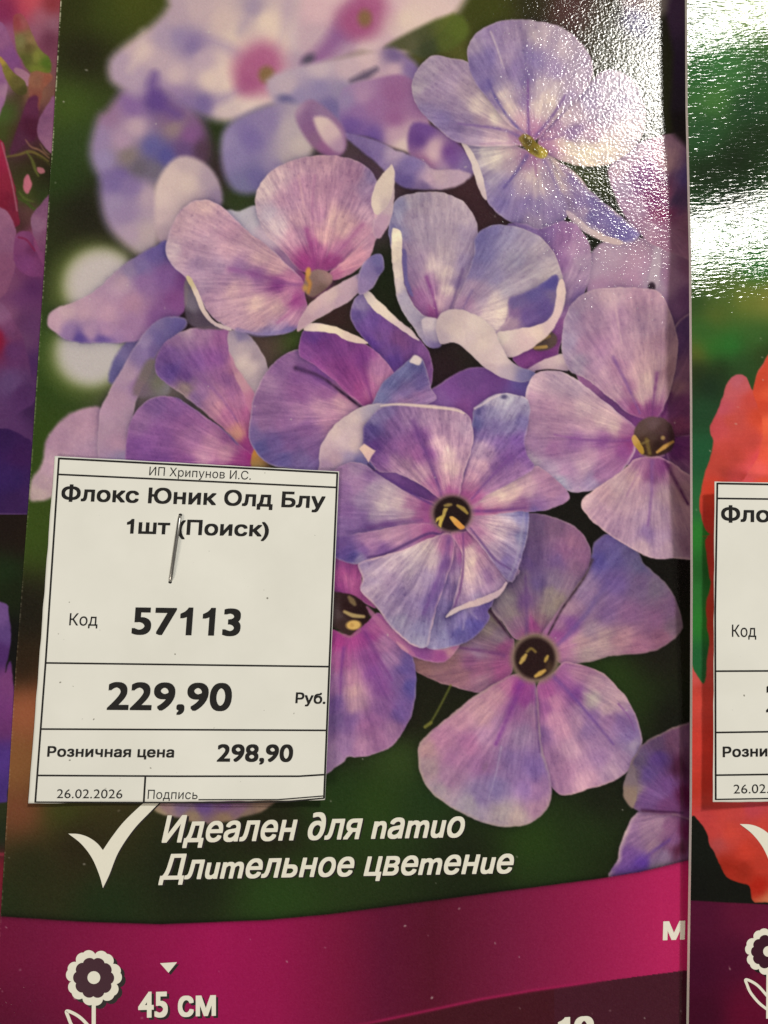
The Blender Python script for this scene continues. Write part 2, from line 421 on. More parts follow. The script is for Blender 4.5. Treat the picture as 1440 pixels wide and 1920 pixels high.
T('560,650 570,618 590,606 620,612 660,630 702,655 732,688 740,708 722,732 704,762 690,770 650,735 612,702 585,682 562,668',
  '590,630,68409a 600,645,6c3888 640,650,784090 580,665,7c4898 590,680,88489a 640,690,7c3c8c 680,675,783c90 660,705,8c4494 620,700,8c4c98 710,690,a070a8 715,710,b07cac 700,735,ac6ca8 705,750,bc70a8 675,730,9c4c98 690,760,9c4c94 650,725,8c4894', 13, cen=(705, 780), veins='680,690 690,725 700,760|6|783488|.5', soft=1.3)
T('570,620 575,610 590,606 620,611 650,621 690,641 672,643 645,636 628,626 600,622', '580,616,ddd0d2 620,618,e4dccf 660,632,dccccc', 13, soft=1.1, tex=.3)
T('738,700 768,674 778,668 792,675 802,700 808,725 818,748 795,760 762,766 722,778 690,772 700,752 716,720', '780,690,6464a8 760,700,6c70b0 735,720,6468a8 715,745,6c70ac 700,765,8880b4 760,735,7060a4 790,720,6458a0 790,740,8c6cac 760,752,9474ac 810,745,8c70b0 740,760,7c68a8', 13, soft=1.2, tex=1.4, cen=(690, 780))
T('768,678 777,666 790,674 786,684 775,682', '778,674,d4ccd8', 13, soft=2, tex=0)
# --- F8, F7, F6
FL[6] = 'large pale lilac printed flower at the top right under the glare'
FL[7] = 'pinkish printed flower at the right edge under the glare'
FL[8] = 'pale mauve printed petal below the glare at the right edge'
T('1100,500 1112,470 1135,452 1200,446 1260,450 1345,470 1345,640 1262,620 1235,555 1180,545 1110,570', '1115,500,a894b8 1150,470,ac98ba 1200,480,a88cb0 1130,540,a484b0 1180,530,a484ac 1230,470,a48cae 1225,530,a898b8 1260,520,9a78a4 1290,500,7c5480 1290,560,6c4880 1260,590,7c5890 1300,450,7c5878', 8, soft=3, tex=.6)
T('1230,450 1240,465 1236,530 1224,545 1215,530 1222,490', '1230,500,b0a4c0', 8, soft=3, tex=0); M.dot(1222, 538, 7, 9, 0, '241828', .9, 2)
T('1140,320 1150,300 1190,270 1262,250 1345,250 1345,480 1250,470 1200,440 1165,395 1146,350', '1165,310,b4a0bc 1190,290,ac94b4 1170,350,a090b8 1210,320,8c5c9c 1200,340,7c4c90 1225,375,7c3878 1240,400,80386c 1195,390,a48cb4 1220,430,a88cb0 1250,300,b090a8 1250,360,8c5484 1290,330,5c4c90 1270,370,50406c 1290,420,80587c 1320,300,382850 1250,440,946c94', 7, cen=(1240, 420), soft=2.5, tex=.8)
T('1245,-40 1345,-110 1345,250 1262,250 1262,100', '1275,30,4c3858 1280,130,382c44 1275,190,342c3c 1275,230,282428 1310,100,3c3048 1270,240,2a262a', None, soft=8)  # strip beside the right packet, its cast shadow painted into the dark tones
T('1130,-110 1245,-110 1250,20 1200,40 1170,20', '1190,0,8c7c80 1230,10,8c8484 1160,-20,6a585c', None, soft=10)
M.dot(1195, 45, 40, 28, 30, '5c5488', .7, 16)
T('1010,258 1045,205 1095,165 1140,130 1185,150 1210,200 1205,250 1180,285 1140,308 1095,312 1055,302 1020,287', '1060,220,c4b4c6 1080,210,b0a0bc 1045,235,a484b0 1075,250,8c74ac 1070,272,dcd4cc 1100,285,e0dace 1140,280,dad0cc 1050,275,d0c0c0 1130,220,9c90b4 1110,250,a890b4 1105,190,9488b4 1160,190,9c94b8 1180,240,b4a8bc 1040,280,b490b8', 6, cen=(1003, 272), veins='1018,262 1050,255 1090,235|5|8060a0|.6;1020,280 1060,290|5|a880a8|.5;1010,258 1040,228 1060,205|6|7a5a9c|.5', soft=1.4, glow=34)
T('1012,288 1040,298 1080,325 1112,362 1165,405 1200,440 1165,458 1120,436 1072,402 1045,370 1025,335', '1032,310,e0d6cc 1040,330,dcd0cc 1052,355,c8bac8 1062,310,a088b4 1075,335,8878b4 1110,375,746aac 1110,405,6c64a8 1090,380,8474b0 1150,415,6c64a8 1175,440,6c64aa 1130,430,7c70ac 1065,385,a494bc 1095,400,a090b8', 6, cen=(1003, 272), veins='1030,300 1055,335 1075,370|5|9484ac|.5', soft=1.4, rim='cdc0c8,9,.85', glow=30)
T('868,268 900,272 950,270 995,283 1010,290 1030,302 1050,350 1066,392 1050,422 1010,431 968,421 928,396 904,360 893,318', '890,285,9c94b8 910,285,c8c4d0 930,300,d8d2d6 960,310,b0a0bc 955,290,cabcc8 925,335,9c94bc 905,345,8a80b6 945,350,7c70b0 940,380,746aac 965,400,8074b0 1000,330,c8bac8 1010,350,bcb0c4 985,350,a494b8 1005,385,8c80b6 985,385,7c6eac 1035,400,8878b0 1000,415,a094bc 985,305,a488b4 1025,340,a494bc 1045,380,8c80b0', 6, cen=(1003, 272), veins='988,292 970,320 945,352|6|5c509c|.7;1003,295 1006,330|5|94649c|.6;1020,300 1035,330 1048,365|5|7c6cac|.5', soft=1.4, rim='c4b8d0,5,.6', glow=34)
T('1062,394 1078,404 1102,424 1132,440 1160,448 1168,456 1158,460 1120,448 1084,426 1066,408','1065,388,b4a4c0 1100,415,c8bccb 1140,440,c8b8c4',6,soft=1.5,tex=.4)
T('864,266 874,270 890,292 905,330 912,372 905,370 893,340 882,305', '870,275,d8d0d4 895,320,d0c8d0 908,362,c4b8c8', 6, soft=1.3, tex=.3)
T('772,172 778,138 798,112 815,104 850,110 885,122 930,180 990,258 992,272 950,274 900,274 855,265 818,238 788,208', '785,165,a8a0bc 800,135,a094b8 800,180,9888b2 840,140,9c8cb4 825,170,9888b0 800,210,8276ac 850,240,8474ae 830,225,7c70ac 870,170,a898b6 850,195,9484b0 895,195,d0c4cc 925,215,dad2d0 955,240,c8b4c4 905,225,b4a0bc 890,250,9c8cb8 920,258,b8a4c0 945,262,c8b8c8 960,252,a888b4 870,225,9484b4', 6, cen=(1003, 272), veins='985,262 950,245 905,237 860,232|5.5|7860a4|.75;990,270 940,268 900,270|4|a484b0|.5', soft=1.4, glow=36)
T('880,125 876,95 888,68 915,48 950,37 1000,38 1050,50 1088,78 1112,118 1105,160 1060,205 1005,262 985,252 945,225 915,185 890,155', '890,85,9c90b8 920,65,9080b4 895,120,7c70ae 920,110,786cac 915,160,6c60a6 960,70,9c8cb8 945,110,a090bc 965,130,8474b0 1010,60,aca0bc 1060,85,a89cba 1090,120,a094ba 1000,110,8074b0 1040,130,9080b4 930,170,9c90bc 942,180,ccc0cc 955,205,d4c6cc 975,230,c4a8c0 925,190,8c7cb4 985,190,8c7ab0 988,150,7c6eac 1010,200,d0c4cc 1030,185,ccc0c8 1045,165,b4a8c0 1015,160,b0a4c0 1005,240,b08cb4 1065,185,9484b4', 6, cen=(1003, 272), veins='992,255 990,215 990,150|5|704c98|.8;985,255 955,222 930,185 915,150|5|6054a0|.75;1005,255 1035,218 1060,180|5.5|7458a0|.75;920,60 930,85 945,128|3|c0b8cc|.6', soft=1.4, glow=36)
T('972,262 982,252 995,256 1012,272 1027,284 1022,296 1005,294 985,278', '985,262,8a7a3c 998,272,7a6c28 1012,285,948a34 1020,290,b0a448 990,270,5c5024', 6, soft=2, tex=0)
M.dot(988, 264, 9, 5, 45, '4c4420', .8, 2); M.dot(1004, 284, 8, 4, 45, '544a20', .7, 2); M.dot(1018, 286, 7, 5, 45, 'b8aa4c', .7, 2); M.dot(992, 259, 3, 2, 0, 'd8d0a0', .7, 1)
# --- F9
FL[9] = 'cup-shaped white and lilac printed flower with rolled petals in the middle'
FL[10] = 'pinkish lilac printed flower with a yellow stamen left of centre'
T('945,440 975,418 1010,428 1055,414 1085,425 1108,465 1106,515 1090,565 1068,605 1050,650 1040,690 990,695 960,665 1000,600',
  '990,435,7c68aa 1020,435,7c64a6 1060,445,8c68a4 1085,460,9c80b0 1050,490,8c68a6 1095,490,a490b8 1075,520,a48cb8 1060,550,a890b8 1050,590,9470ac 1080,560,7a64a4 1060,610,8c5c9c 1050,640,7c4088 1010,660,743888 985,675,7c4090 1040,610,84509a', 9, soft=1.6, cen=(1010, 650))
T('995,640 1015,622 1035,622 1045,640 1030,655 1000,655', '1020,640,4c4040 1035,632,5c4c4c', 9, soft=2.5, tex=0)
L_('1003,652 1024,650', 6, 'a88c54', 1, 9); L_('1012,638 1030,630', 6, '8c7648', 1, 9); L_('1000,648 1014,640', 3, 'a89060', .8, 9)
T('985,697 1008,680 1035,668 1062,664 1066,694 1030,695', '1000,690,a890b4 1025,682,c4b0c4 1050,675,ccbcc8 1055,690,b09cb8', 9, soft=1.5, tex=.5)
L_('1005,696 1030,694 1062,697', 4, '1c1220', 1, None, 1, .3)
T('728,430 733,400 745,373 775,362 830,361 868,378 890,408 897,445 888,485 872,535 852,582 815,600 775,578 756,540 744,500 732,462',
  '738,400,8c8cb8 740,440,7c7cb4 748,380,8484b4 775,372,a8a0be 830,368,b4a8c0 865,400,b0a4be 800,400,a89cba 770,410,a094b8 845,440,a89cba 870,440,9c90b6 800,450,a094b6 770,470,a090b4 840,480,b0a4bc 815,500,cabccb 835,505,d0c4cc 838,540,d4c6ce 825,565,c4a8c4 845,570,a88cb8 800,530,a080b0 785,490,9c88b4 770,520,9078ac 755,480,8474ac 790,560,9868a8 810,590,8c4890 790,585,8c5c9c 870,490,9084b4 860,530,8878ac 812,545,9c74ac', 9, cen=(820, 605),
  veins='800,520 812,555 820,592|5|7c4090|.7;868,505 856,545 842,585|5|64508c|.6', soft=1.3)
T('888,480 890,450 905,430 935,421 980,428 1020,450 1046,490 1058,540 1056,580 1020,610 970,645 920,640 885,612 852,585 868,535',
  '900,445,6c68ac 925,430,7470b0 950,440,8c88ba 985,450,9c94bc 1015,470,aca4bc 1040,510,b4acbc 1045,545,b8aebc 965,490,9490b8 1000,500,a8a2bc 905,480,7470b0 900,510,7c74b0 925,520,8c86b8 885,545,9c88b4 905,560,a494bc 875,575,a484b4 950,540,a49ebe 980,530,a8a0be 930,565,ccc0cc 915,590,ccbeca 945,590,d8cccf 940,615,d4c8d0 885,595,b09cbc 975,570,9c90b8', 9, cen=(830, 610), veins='885,545 865,585|4|6c5ca0|.4;958,560 950,600 930,625|4|9c7cac|.6', soft=1.3)
T('953,562 975,552 1010,535 1042,514 1048,535 1040,580 1020,608 985,618 950,622 938,618 952,598', '1030,535,504a9a 1000,550,6058a2 970,565,6c60a2 985,590,68549f 1020,580,60509c 1010,600,6c58a0 1040,555,74689c 960,610,a890b4 950,600,b8a0c0 965,590,8468a4', 9, soft=1.3, cen=(930, 640), tex=.6)
T('1046,530 1056,525 1060,560 1045,605 1015,640 980,662 955,670 932,650 930,625 965,618 1012,608 1038,585', '1055,545,d8c8cc 1050,580,d4c0cc 1025,615,ccb8c8 990,640,ccb8c6 955,655,c8b8c8 940,635,d4ccd0 1010,620,dccccc', 9, soft=1.4, tex=.5)
T('734,436 742,428 753,438 753,480 757,525 772,565 795,592 818,600 828,625 820,650 800,648 772,610 748,570 736,500', '744,440,e4e0d4 744,470,dcd6cf 746,510,d4ccd0 742,540,c4bccb 756,560,a09cc0 775,590,9c98bc 795,610,a09abc 812,625,b4acc8 815,645,6c64a8 765,585,a8a4c4', 9, soft=1.2, tex=1.2)
T('754,470 762,475 764,520 775,555 766,548 757,520', '759,500,60589c', 9, soft=2, tex=.4)
T('790,600 815,596 828,612 828,648 812,652 800,640', '810,610,c4bcd0 815,635,a8a0c4 815,648,7468a8', 9, soft=2, tex=.8)
T('818,622 820,598 834,583 860,580 890,589 922,612 942,650 962,680 1000,697 1012,706 985,716 950,712 905,686 872,655 850,643 826,645',
  '835,595,c4b8c8 860,590,ccbeca 890,605,d4cad0 855,620,d0c4cc 900,640,d4c8ce 880,635,cabecb 925,670,ccbecb 920,690,bcacc0 950,700,b0a4c0 985,706,7c78b4 1000,704,6868a8 830,635,b4a8c0 940,670,d0c4cf', 9, soft=1.3, tex=.5, rim='b8acc4,4,.4')
# --- F10
T('345,540 352,525 372,560 398,600 425,615 400,618 370,615 350,600', '360,570,7c7488 380,600,584c60 352,590,4c4254', None, soft=3, tex=.3)
T('425,400 450,395 480,385 500,400 560,500 590,530 560,540 500,470','450,400,aeb0c8 480,410,b4b4cc 500,430,bcacc8 540,490,a07cac 570,520,984c90',10,soft=3,tex=.4)
T('478,375 488,345 518,314 560,298 610,291 660,298 695,320 712,355 715,400 705,440 660,475 625,505 590,512 560,505 530,470 500,440 484,410',
  '495,355,bcaac0 530,325,bca4bc 560,312,bc9cba 610,305,b894b4 660,325,a47ea8 690,350,9078a8 700,330,8474ac 530,380,b490b4 570,350,b48cb4 620,350,ac84ac 660,370,a884ac 600,400,b084b0 560,410,c09cb8 630,410,ccabb8 645,425,cca8b8 610,440,cca4b6 560,440,b48cb4 590,465,a45c9c 575,490,903c88 640,465,a870a4 620,490,8c3c84 670,440,b084ac 690,400,b494b8 700,380,8c70a0 520,420,b8a8c4 505,400,a498bc', 10, cen=(598, 525),
  veins='590,330 585,400 590,470|4|a068a4|.35;640,340 628,420 612,480|4|a078a4|.3;575,430 585,470 592,500|8|903c8c|.5;680,420 650,455 620,488|7|9c5c9c|.5;560,330 570,390|4|c8a4b8|.5', soft=1.8, tex=1.3)
T('618,512 640,492 672,462 700,425 700,385 710,400 722,405 705,450 688,490 655,515 625,525', '700,420,ba98b8 690,450,b088b0 670,480,c08cb0 650,495,cc94b4 630,512,b870a4 655,510,c488b0', 10, soft=1.6, cen=(598, 525))
T('728,318 737,312 740,345 736,400 715,445 700,440 700,412 710,400', '734,335,ccc0c8 730,380,b8a8bc 715,420,b094b8 705,435,a888b0', 10, soft=1.6, tex=.4)
T('736,312 738,335 733,372 712,402 700,398 696,375 704,345 722,320', '730,325,d0c6c4 718,350,d0c6c6 705,385,d8cfcc 722,385,b8acb8', 10, soft=1.2, tex=.3)
T('312,478 314,448 326,414 350,384 382,374 412,384 438,408 470,438 505,462 540,498 568,524 572,555 578,592 560,615 520,628 478,628 428,614 392,588 370,550 350,522 326,500',
  '325,470,b8a8c0 340,420,b89cb8 385,385,c4a8bc 420,400,b898b8 385,420,bc9cbc 430,430,b490b4 345,470,a88cb0 380,460,ac90b4 430,470,bc9aba 470,450,bc9cb8 490,480,c8a8bc 520,500,c8a4b8 545,520,b87cac 450,505,9070a8 480,518,84589c 520,535,7c3c8c 410,500,9c84b0 370,500,9c84b0 440,545,c0a0b8 480,570,ccb0bc 520,575,c8a8b8 540,560,b480ac 490,600,c8a4bc 440,590,b898b8 400,560,ac8cb4 380,540,a48cb4 460,540,b08cb0 555,565,984494 550,600,b88cb4 545,620,7468ac 500,624,8c80b8 575,590,a878a8 420,520,a484b0', 10, cen=(598, 530),
  veins='430,505 480,515 530,530 570,535|8|7c4890|.5;570,560 545,585 520,605|7|9c5c9c|.45', soft=1.6, tex=1.1, rim='b4a8d0,4,.5')
T('349,520 357,519 372,545 384,578 402,602 432,614 428,619 396,606 374,578 362,545', '353,524,c8c0a0 375,565,d8cccf 410,608,cabccb', 10, soft=1.2, tex=.2)
L_('445,618 490,628 545,618', 8, '7870b4', .55, 10, 2)
M.dot(596, 535, 32, 28, 0, '984490', .5, 12, 10)
T('573,520 590,506 612,508 624,520 618,535 590,556 572,548', '590,530,7e686c 605,520,887478 600,540,6c5858 612,518,a08088', 10, soft=2.5, tex=0)
L_('579,505 576,520 581,532 578,548', 8, 'b88444', .9, 10, 2.5, .3); M.dot(572, 540, 5, 6, 0, 'c09850', .8, 3); M.dot(578, 510, 5, 8, 0, 'd0a050', .8, 2)
T('557,622 562,598 580,570 612,545 650,524 680,510 694,515 680,540 650,568 605,592 575,612', '575,600,b89cb8 590,575,ccb4c4 620,555,ccb8c4 660,530,c0a8c4 640,565,b8a0c0 600,588,bca4c0 685,515,8474ac', 10, soft=1.4, tex=.4)
T('672,520 682,492 700,478 716,480 720,500 710,522 692,545 672,552', '690,500,7c70ac 710,490,64609e 700,520,7c70a8 682,535,8878b0 712,510,5c5494', 10, soft=1.6, tex=.8)
# --- F17 (bottom flower) & F18
FL[17] = 'dusky five-petalled printed flower at the lower right of the bouquet'
FL[18] = 'magenta printed flower half covered by the price label'
T('768,1245 798,1210 850,1180 912,1138 955,1190 965,1205 962,1255 950,1272 912,1294 890,1298 830,1282 790,1264', '785,1247,8a6670 840,1238,8c6878 860,1200,887884 910,1175,807480 935,1195,80708c 945,1215,8c4c88 890,1222,88709a 880,1240,7c4c80 860,1262,90687f 905,1275,8c688c 940,1258,94508c 920,1150,706868 830,1215,846878 900,1255,905c88', 17, cen=(1003, 1235), veins='945,1228 900,1220 850,1213|6|6a3c7c|.7;915,1140 935,1165 958,1195|6|38203c|.9', soft=1.6)
T('920,1135 945,1095 970,1040 982,975 995,962 1040,970 1080,988 1103,1018 1107,1055 1085,1105 1058,1150 1032,1192 1000,1190 968,1200 940,1165',
  '1000,985,685484 1040,985,745884 1075,1010,8c6490 1095,1045,8c6494 1000,1040,645084 1045,1050,6c5490 1060,1030,845c90 1070,1090,846c94 1040,1085,80709a 975,1090,706084 950,1125,7c7488 960,1150,807884 1030,1110,908690 1030,1140,948c90 1050,1130,908488 1015,1160,8c7488 1000,1175,8c4488 975,1165,80688c 985,1130,6c508c 1010,1090,60508c 990,1060,5c4884 1080,1060,80608c', 17, cen=(1003, 1235),
  veins='988,1190 987,1140 985,1080|6|5c4080|.6', soft=1.6, glow=58)
T('1015,1192 1045,1145 1080,1100 1105,1062 1113,1018 1140,1000 1172,1008 1200,1040 1210,1060 1245,1090 1270,1130 1280,1178 1255,1205 1215,1224 1150,1230 1100,1242 1052,1244 1035,1225',
  '1135,1020,6458a0 1125,1050,5850a4 1150,1045,6058a0 1185,1035,68609a 1200,1060,646094 1095,1100,8c78a8 1065,1140,9c80a4 1045,1175,9470a0 1110,1120,8c74a8 1150,1095,6c58a0 1200,1095,705c90 1230,1100,74688c 1255,1140,785c88 1225,1165,805a8c 1180,1150,805c94 1140,1150,7c60a0 1110,1180,9480a4 1090,1205,b498a8 1130,1200,b49caa 1170,1195,ac84a0 1200,1215,9c6c94 1240,1195,8c6084 1070,1175,7c50a0 1060,1215,b488b0 1050,1195,9050a0 1270,1170,74607c 1100,1225,a898a4', 17, cen=(1003, 1235),
  veins='1140,1090 1100,1150 1065,1190 1045,1210|9|60509c|.45;1110,1050 1090,1090 1055,1140 1028,1190|5|38283c|.9', soft=1.8, glow=62, rim='84787c,5,.5')
T('1012,1275 1040,1258 1060,1240 1100,1250 1135,1265 1168,1300 1192,1340 1204,1388 1192,1430 1152,1464 1100,1480 1062,1492 1036,1478 1022,1440 1010,1380 1004,1310',
  '1090,1262,ac80ac 1120,1285,b494b4 1155,1312,b89cb8 1060,1285,9058a4 1080,1300,7c48a0 1040,1320,c088b8 1030,1300,a85ca8 1055,1370,cc9cc4 1040,1350,cc98c4 1072,1405,c09cc4 1085,1360,b490bc 1105,1370,8c70b0 1110,1340,8868ac 1140,1350,906ca8 1165,1355,8468ac 1180,1380,8470b4 1190,1395,9c90bc 1130,1420,9878b4 1160,1430,a084b8 1060,1450,b488bc 1100,1465,c49cc4 1030,1430,a47cb4 1110,1310,b0a8b4 1140,1330,b49cb4 1150,1450,b094c0 1020,1330,9c60a8 1015,1380,8c68ac', 17, cen=(1003, 1235),
  veins='1030,1262 1060,1290 1100,1335 1150,1395|6|64449c|.55;1160,1320 1180,1345 1190,1370|3|7c50a0|.6', soft=1.5, glow=52, rim='d8b8c4,5,.6')
T('784,1430 788,1392 818,1362 858,1330 888,1306 930,1280 968,1264 1000,1272 1010,1320 1016,1400 1032,1455 1032,1500 1012,1532 970,1550 920,1547 870,1527 820,1497 794,1465',
  '800,1400,a48498 830,1385,a878a8 860,1345,b488ac 895,1325,bc94b0 930,1305,bc90b0 950,1285,b87cac 905,1350,c098b4 880,1395,ac74b0 850,1420,a878b0 840,1455,a480b0 900,1435,9c70b0 960,1330,9460a8 970,1290,8c3c94 985,1310,8c449c 998,1330,a07cac 940,1360,a880b8 975,1380,9c84b8 960,1420,8c74b8 1000,1440,8068b4 930,1480,8478b8 900,1490,8c7cb8 880,1512,a09ab8 940,1525,a8a0b0 970,1535,a898a8 1010,1515,ac88b0 800,1440,a08ca0 985,1480,8c70b8 910,1380,b48cc0 1005,1480,9c78b4 820,1485,a094ac', 17, cen=(1003, 1235),
  veins='980,1275 958,1330 930,1395|10|74349a|.6;1005,1280 1006,1340 1012,1410|4|64448c|.7;940,1400 930,1450 915,1500|3|a8a0d0|.5;890,1295 930,1275 965,1258|5|48304c|.7', soft=1.6, glow=52, rim='a89c9c,7,.75')
M.dot(910, 1437, 5, 9, 20, '7c6090', .7, 3)
M.dot(1003, 1234, 47, 48, 0, '84746c', .85, 7, 17); M.dot(1003, 1234, 38, 39, 0, '28191c', 1, 5, 17)
L_('976,1243 986,1228', 9, 'b8a05c', 1, 17, 1.5, .4); L_('1022,1240 1027,1230', 7, 'b09850', 1, 17, 1.5, .4); L_('1004,1268 1022,1257', 9, 'c4a458', 1, 17, 1.5, .4); L_('988,1222 996,1216 1004,1222', 5, '80703c', .9, 17, 1.5)
M.dot(1030, 1250, 8, 12, 0, '4c3c30', .6, 5)
L_('845,1285 835,1305 822,1330 806,1358', 3.5, '646a34', .9, None, 1.5); L_('797,1363 808,1355', 6, '7c7c3c', .9, None, 1.5)
# F19
FL[19] = 'dark purple printed flower cropped by the lower right corner of the picture'
T('1152,1660 1158,1610 1172,1560 1195,1522 1240,1515 1290,1525 1345,1540 1345,1660', '1178,1600,7450a4 1190,1570,8c6ca4 1215,1560,94789f 1240,1545,9c80a4 1225,1590,8c7094 1260,1575,7c5490 1205,1620,5838a8 1190,1640,6444a8 1245,1610,8470a0 1235,1630,84749c 1285,1560,581848 1275,1590,502040 1290,1610,744880 1255,1550,84588c', 19, cen=(1285, 1520), veins='1190,1630 1220,1600 1255,1575|7|543498|.5', soft=1.8, rim='d4c0cc,10,.9')
T('1176,1500 1168,1478 1180,1440 1192,1412 1215,1388 1258,1366 1300,1352 1345,1345 1345,1540 1270,1530 1200,1522', '1200,1425,5c5078 1230,1395,5c4870 1215,1450,5c4890 1235,1425,543c88 1230,1485,74549c 1210,1500,6c4c90 1265,1395,5c3c60 1275,1440,441c3c 1290,1490,4c143c 1185,1480,8c8088 1182,1450,706478 1250,1470,6c4890 1250,1510,683c78 1280,1380,604064 1295,1420,583454', 19, cen=(1285, 1520), veins='1205,1520 1240,1522 1280,1524|5|44204c|.9', soft=1.8, rim='8c7c7c,6,.7')
T('1172,1500 1168,1478 1180,1440 1190,1440 1194,1480 1188,1515', '1178,1490,8c7c78 1186,1455,786c80', 19, soft=2.5, tex=.3)
# F18
T('590,1040 630,1038 652,1048 678,1056 680,1105 705,1138 690,1135 660,1118 600,1116', '632,1055,84448c 650,1062,8c4490 670,1070,9c4c94 640,1075,9c4c94 655,1090,a85c9c 675,1100,a05094 635,1100,883c88 630,1112,74347c', 18, cen=(655, 1150), soft=1.5)
T('590,1190 620,1180 650,1188 690,1165 712,1150 745,1190 775,1232 780,1290 772,1340 742,1392 712,1411 672,1420 652,1419 640,1432 590,1438',
  '635,1200,9c3c90 660,1200,a4489c 690,1195,8c3c94 700,1180,a85ca4 720,1210,a878b4 730,1240,9c78b4 760,1250,6454a4 770,1290,5850a4 750,1280,74589f 640,1240,a05ca0 632,1280,9c70b0 660,1270,b080ac 665,1295,bc98b0 668,1320,b08cb0 655,1350,7c5ca4 715,1290,7c4c9c 700,1260,7c489c 720,1330,8058a0 750,1340,6c54a4 740,1370,9c74ac 705,1385,a474b0 700,1350,9464a8 680,1400,b084b8 635,1350,7860a4 632,1320,7458a4 650,1395,9878b4 625,1420,9c80b4 690,1365,a06cac 700,1235,84489a', 18, cen=(655, 1150),
  veins='645,1215 640,1255 638,1300|5|6c3490|.6;685,1185 705,1225 735,1275|6|703c90|.5;700,1260 720,1300 745,1330|4|6c4494|.4', soft=1.5)
T('738,1172 790,1210 832,1217 862,1203 852,1226 830,1242 792,1238 768,1226 745,1208', '760,1195,a468a4 790,1220,8c50a0 830,1230,9c50a0 850,1215,a468a4 845,1222,c090a8', 18, soft=1.5)
L_('688,1140 715,1170 745,1200 775,1228', 15, 'b070a8', .8, 18, 2, .5); L_('745,1205 765,1222', 7, 'd0a4bc', .7, 18, 2, .6)
T('600,1112 632,1110 662,1116 682,1130 692,1160 668,1182 655,1192 638,1182 600,1160', '650,1140,2a181c 670,1150,241418 645,1170,38282a 632,1150,4c4048', 18, soft=2, tex=0)
L_('655,1120 665,1133', 11, '7c6c50', .9, 18, 2, .4); L_('646,1147 662,1154 682,1156', 8, 'a8986c', 1, 18, 1.6, .3); M.dot(663, 1172, 14, 9, -5, 'd4b46c', 1, 2, 18); M.dot(660, 1172, 4, 4, 0, 'b08c50', .6, 2)
L_('636,1185 655,1194 675,1182', 4, '9c7888', .6, 18, 2)
# --- F16 right flower
T('1080,700 1160,690 1225,760 1262,740 1262,870 1240,880 1170,870 1150,840','1100,720,8c5c98 1150,760,7c4c90 1200,790,6c3880 1180,850,7c4890 1250,850,6c3878',16,soft=1.5)
FL[16] = 'large mauve printed flower cut by the right edge with yellow stamens'
T('1235,775 1240,700 1250,640 1275,600 1300,585 1345,580 1345,825 1262,822', '1265,640,5c4078 1280,610,584078 1260,700,805c88 1285,700,7c587c 1285,760,6c3c70 1255,770,703c78 1270,795,7c406c 1320,700,7c587c 1270,720,8c6880', 16, cen=(1225, 820), veins='1258,625 1275,600 1300,583|4|b090a8|.8;1258,740 1240,785|7|5c2464|.6', soft=1.8)  # petal in the strip, colours already darkened by the right packet's shadow
T('1250,825 1290,815 1345,810 1345,910 1285,895 1255,865', '1270,845,602c70 1300,850,6c3474 1275,875,7c5084 1300,890,8c6890 1340,850,6c3474', 16, cen=(1225, 820), soft=1.6, veins='1260,820 1300,812|3|38143c|.8')  # same strip: the overlapping packet's shadow is in these colours too
T('1053,650 1056,612 1068,575 1098,548 1150,539 1205,541 1238,550 1262,600 1272,650 1262,710 1245,765 1225,785 1185,778 1150,752 1105,715 1065,692',
  '1070,590,a494bc 1065,640,988cb8 1085,570,a894b8 1150,552,b098b4 1200,560,b090b0 1110,600,a488b0 1160,600,a484ae 1200,620,a88cb0 1230,600,ac90b0 1095,650,a080ac 1085,680,988cb0 1130,650,a07cac 1170,660,ac8cb0 1160,690,a880ac 1130,700,b494b8 1155,735,bc9cbc 1120,690,a888b4 1200,690,bc9cb4 1215,720,c0a8b4 1205,740,bca4b4 1235,680,b094a8 1180,730,9c70a0 1190,765,8c4c8c 1220,770,784080 1250,690,94748c 1240,640,a484a0 1165,760,a070a8', 16, cen=(1225, 820),
  veins='1150,670 1175,720 1200,775|5|74509c|.6;1232,700 1226,745 1222,785|5|703c80|.7;1152,565 1158,600 1166,645|3.5|c4a8c0|.6', soft=1.4, glow=54)
T('977,830 980,790 986,738 1004,700 1050,696 1078,710 1112,735 1152,768 1190,800 1192,835 1182,862 1152,900 1112,919 1070,922 1030,906 1000,882 986,858',
  '1005,715,c4acc8 1045,710,bca8c8 1075,725,b4a0c0 1000,750,b494bc 1025,765,b08cb8 1060,770,b494b8 1010,800,a484b0 1005,835,9474a8 1045,800,ac88b4 1095,765,c8b0c8 1125,785,d0b8c8 1150,800,ccb8c4 1100,795,bc9cbc 1080,830,986caf 1130,828,8c58a4 1040,840,9c70ac 1100,855,b08cb8 1095,875,c0a4c8 1060,885,a884bc 1025,880,a490c0 1050,905,a4a4cc 1110,902,a090c4 1150,865,a070ac 1165,845,9050a0 1178,828,883c88 1130,890,a074b0 1175,810,a87cac 995,865,b0a4c4 1140,850,a878b0', 16, cen=(1225, 820),
  veins='1180,825 1130,827 1080,822 1040,815|5|7c489c|.5;1190,800 1150,765 1110,733|4|7c4c90|.5;1185,860 1155,898|5|7c4898|.5', soft=1.4, glow=54, rim='dccce0,6,.75')
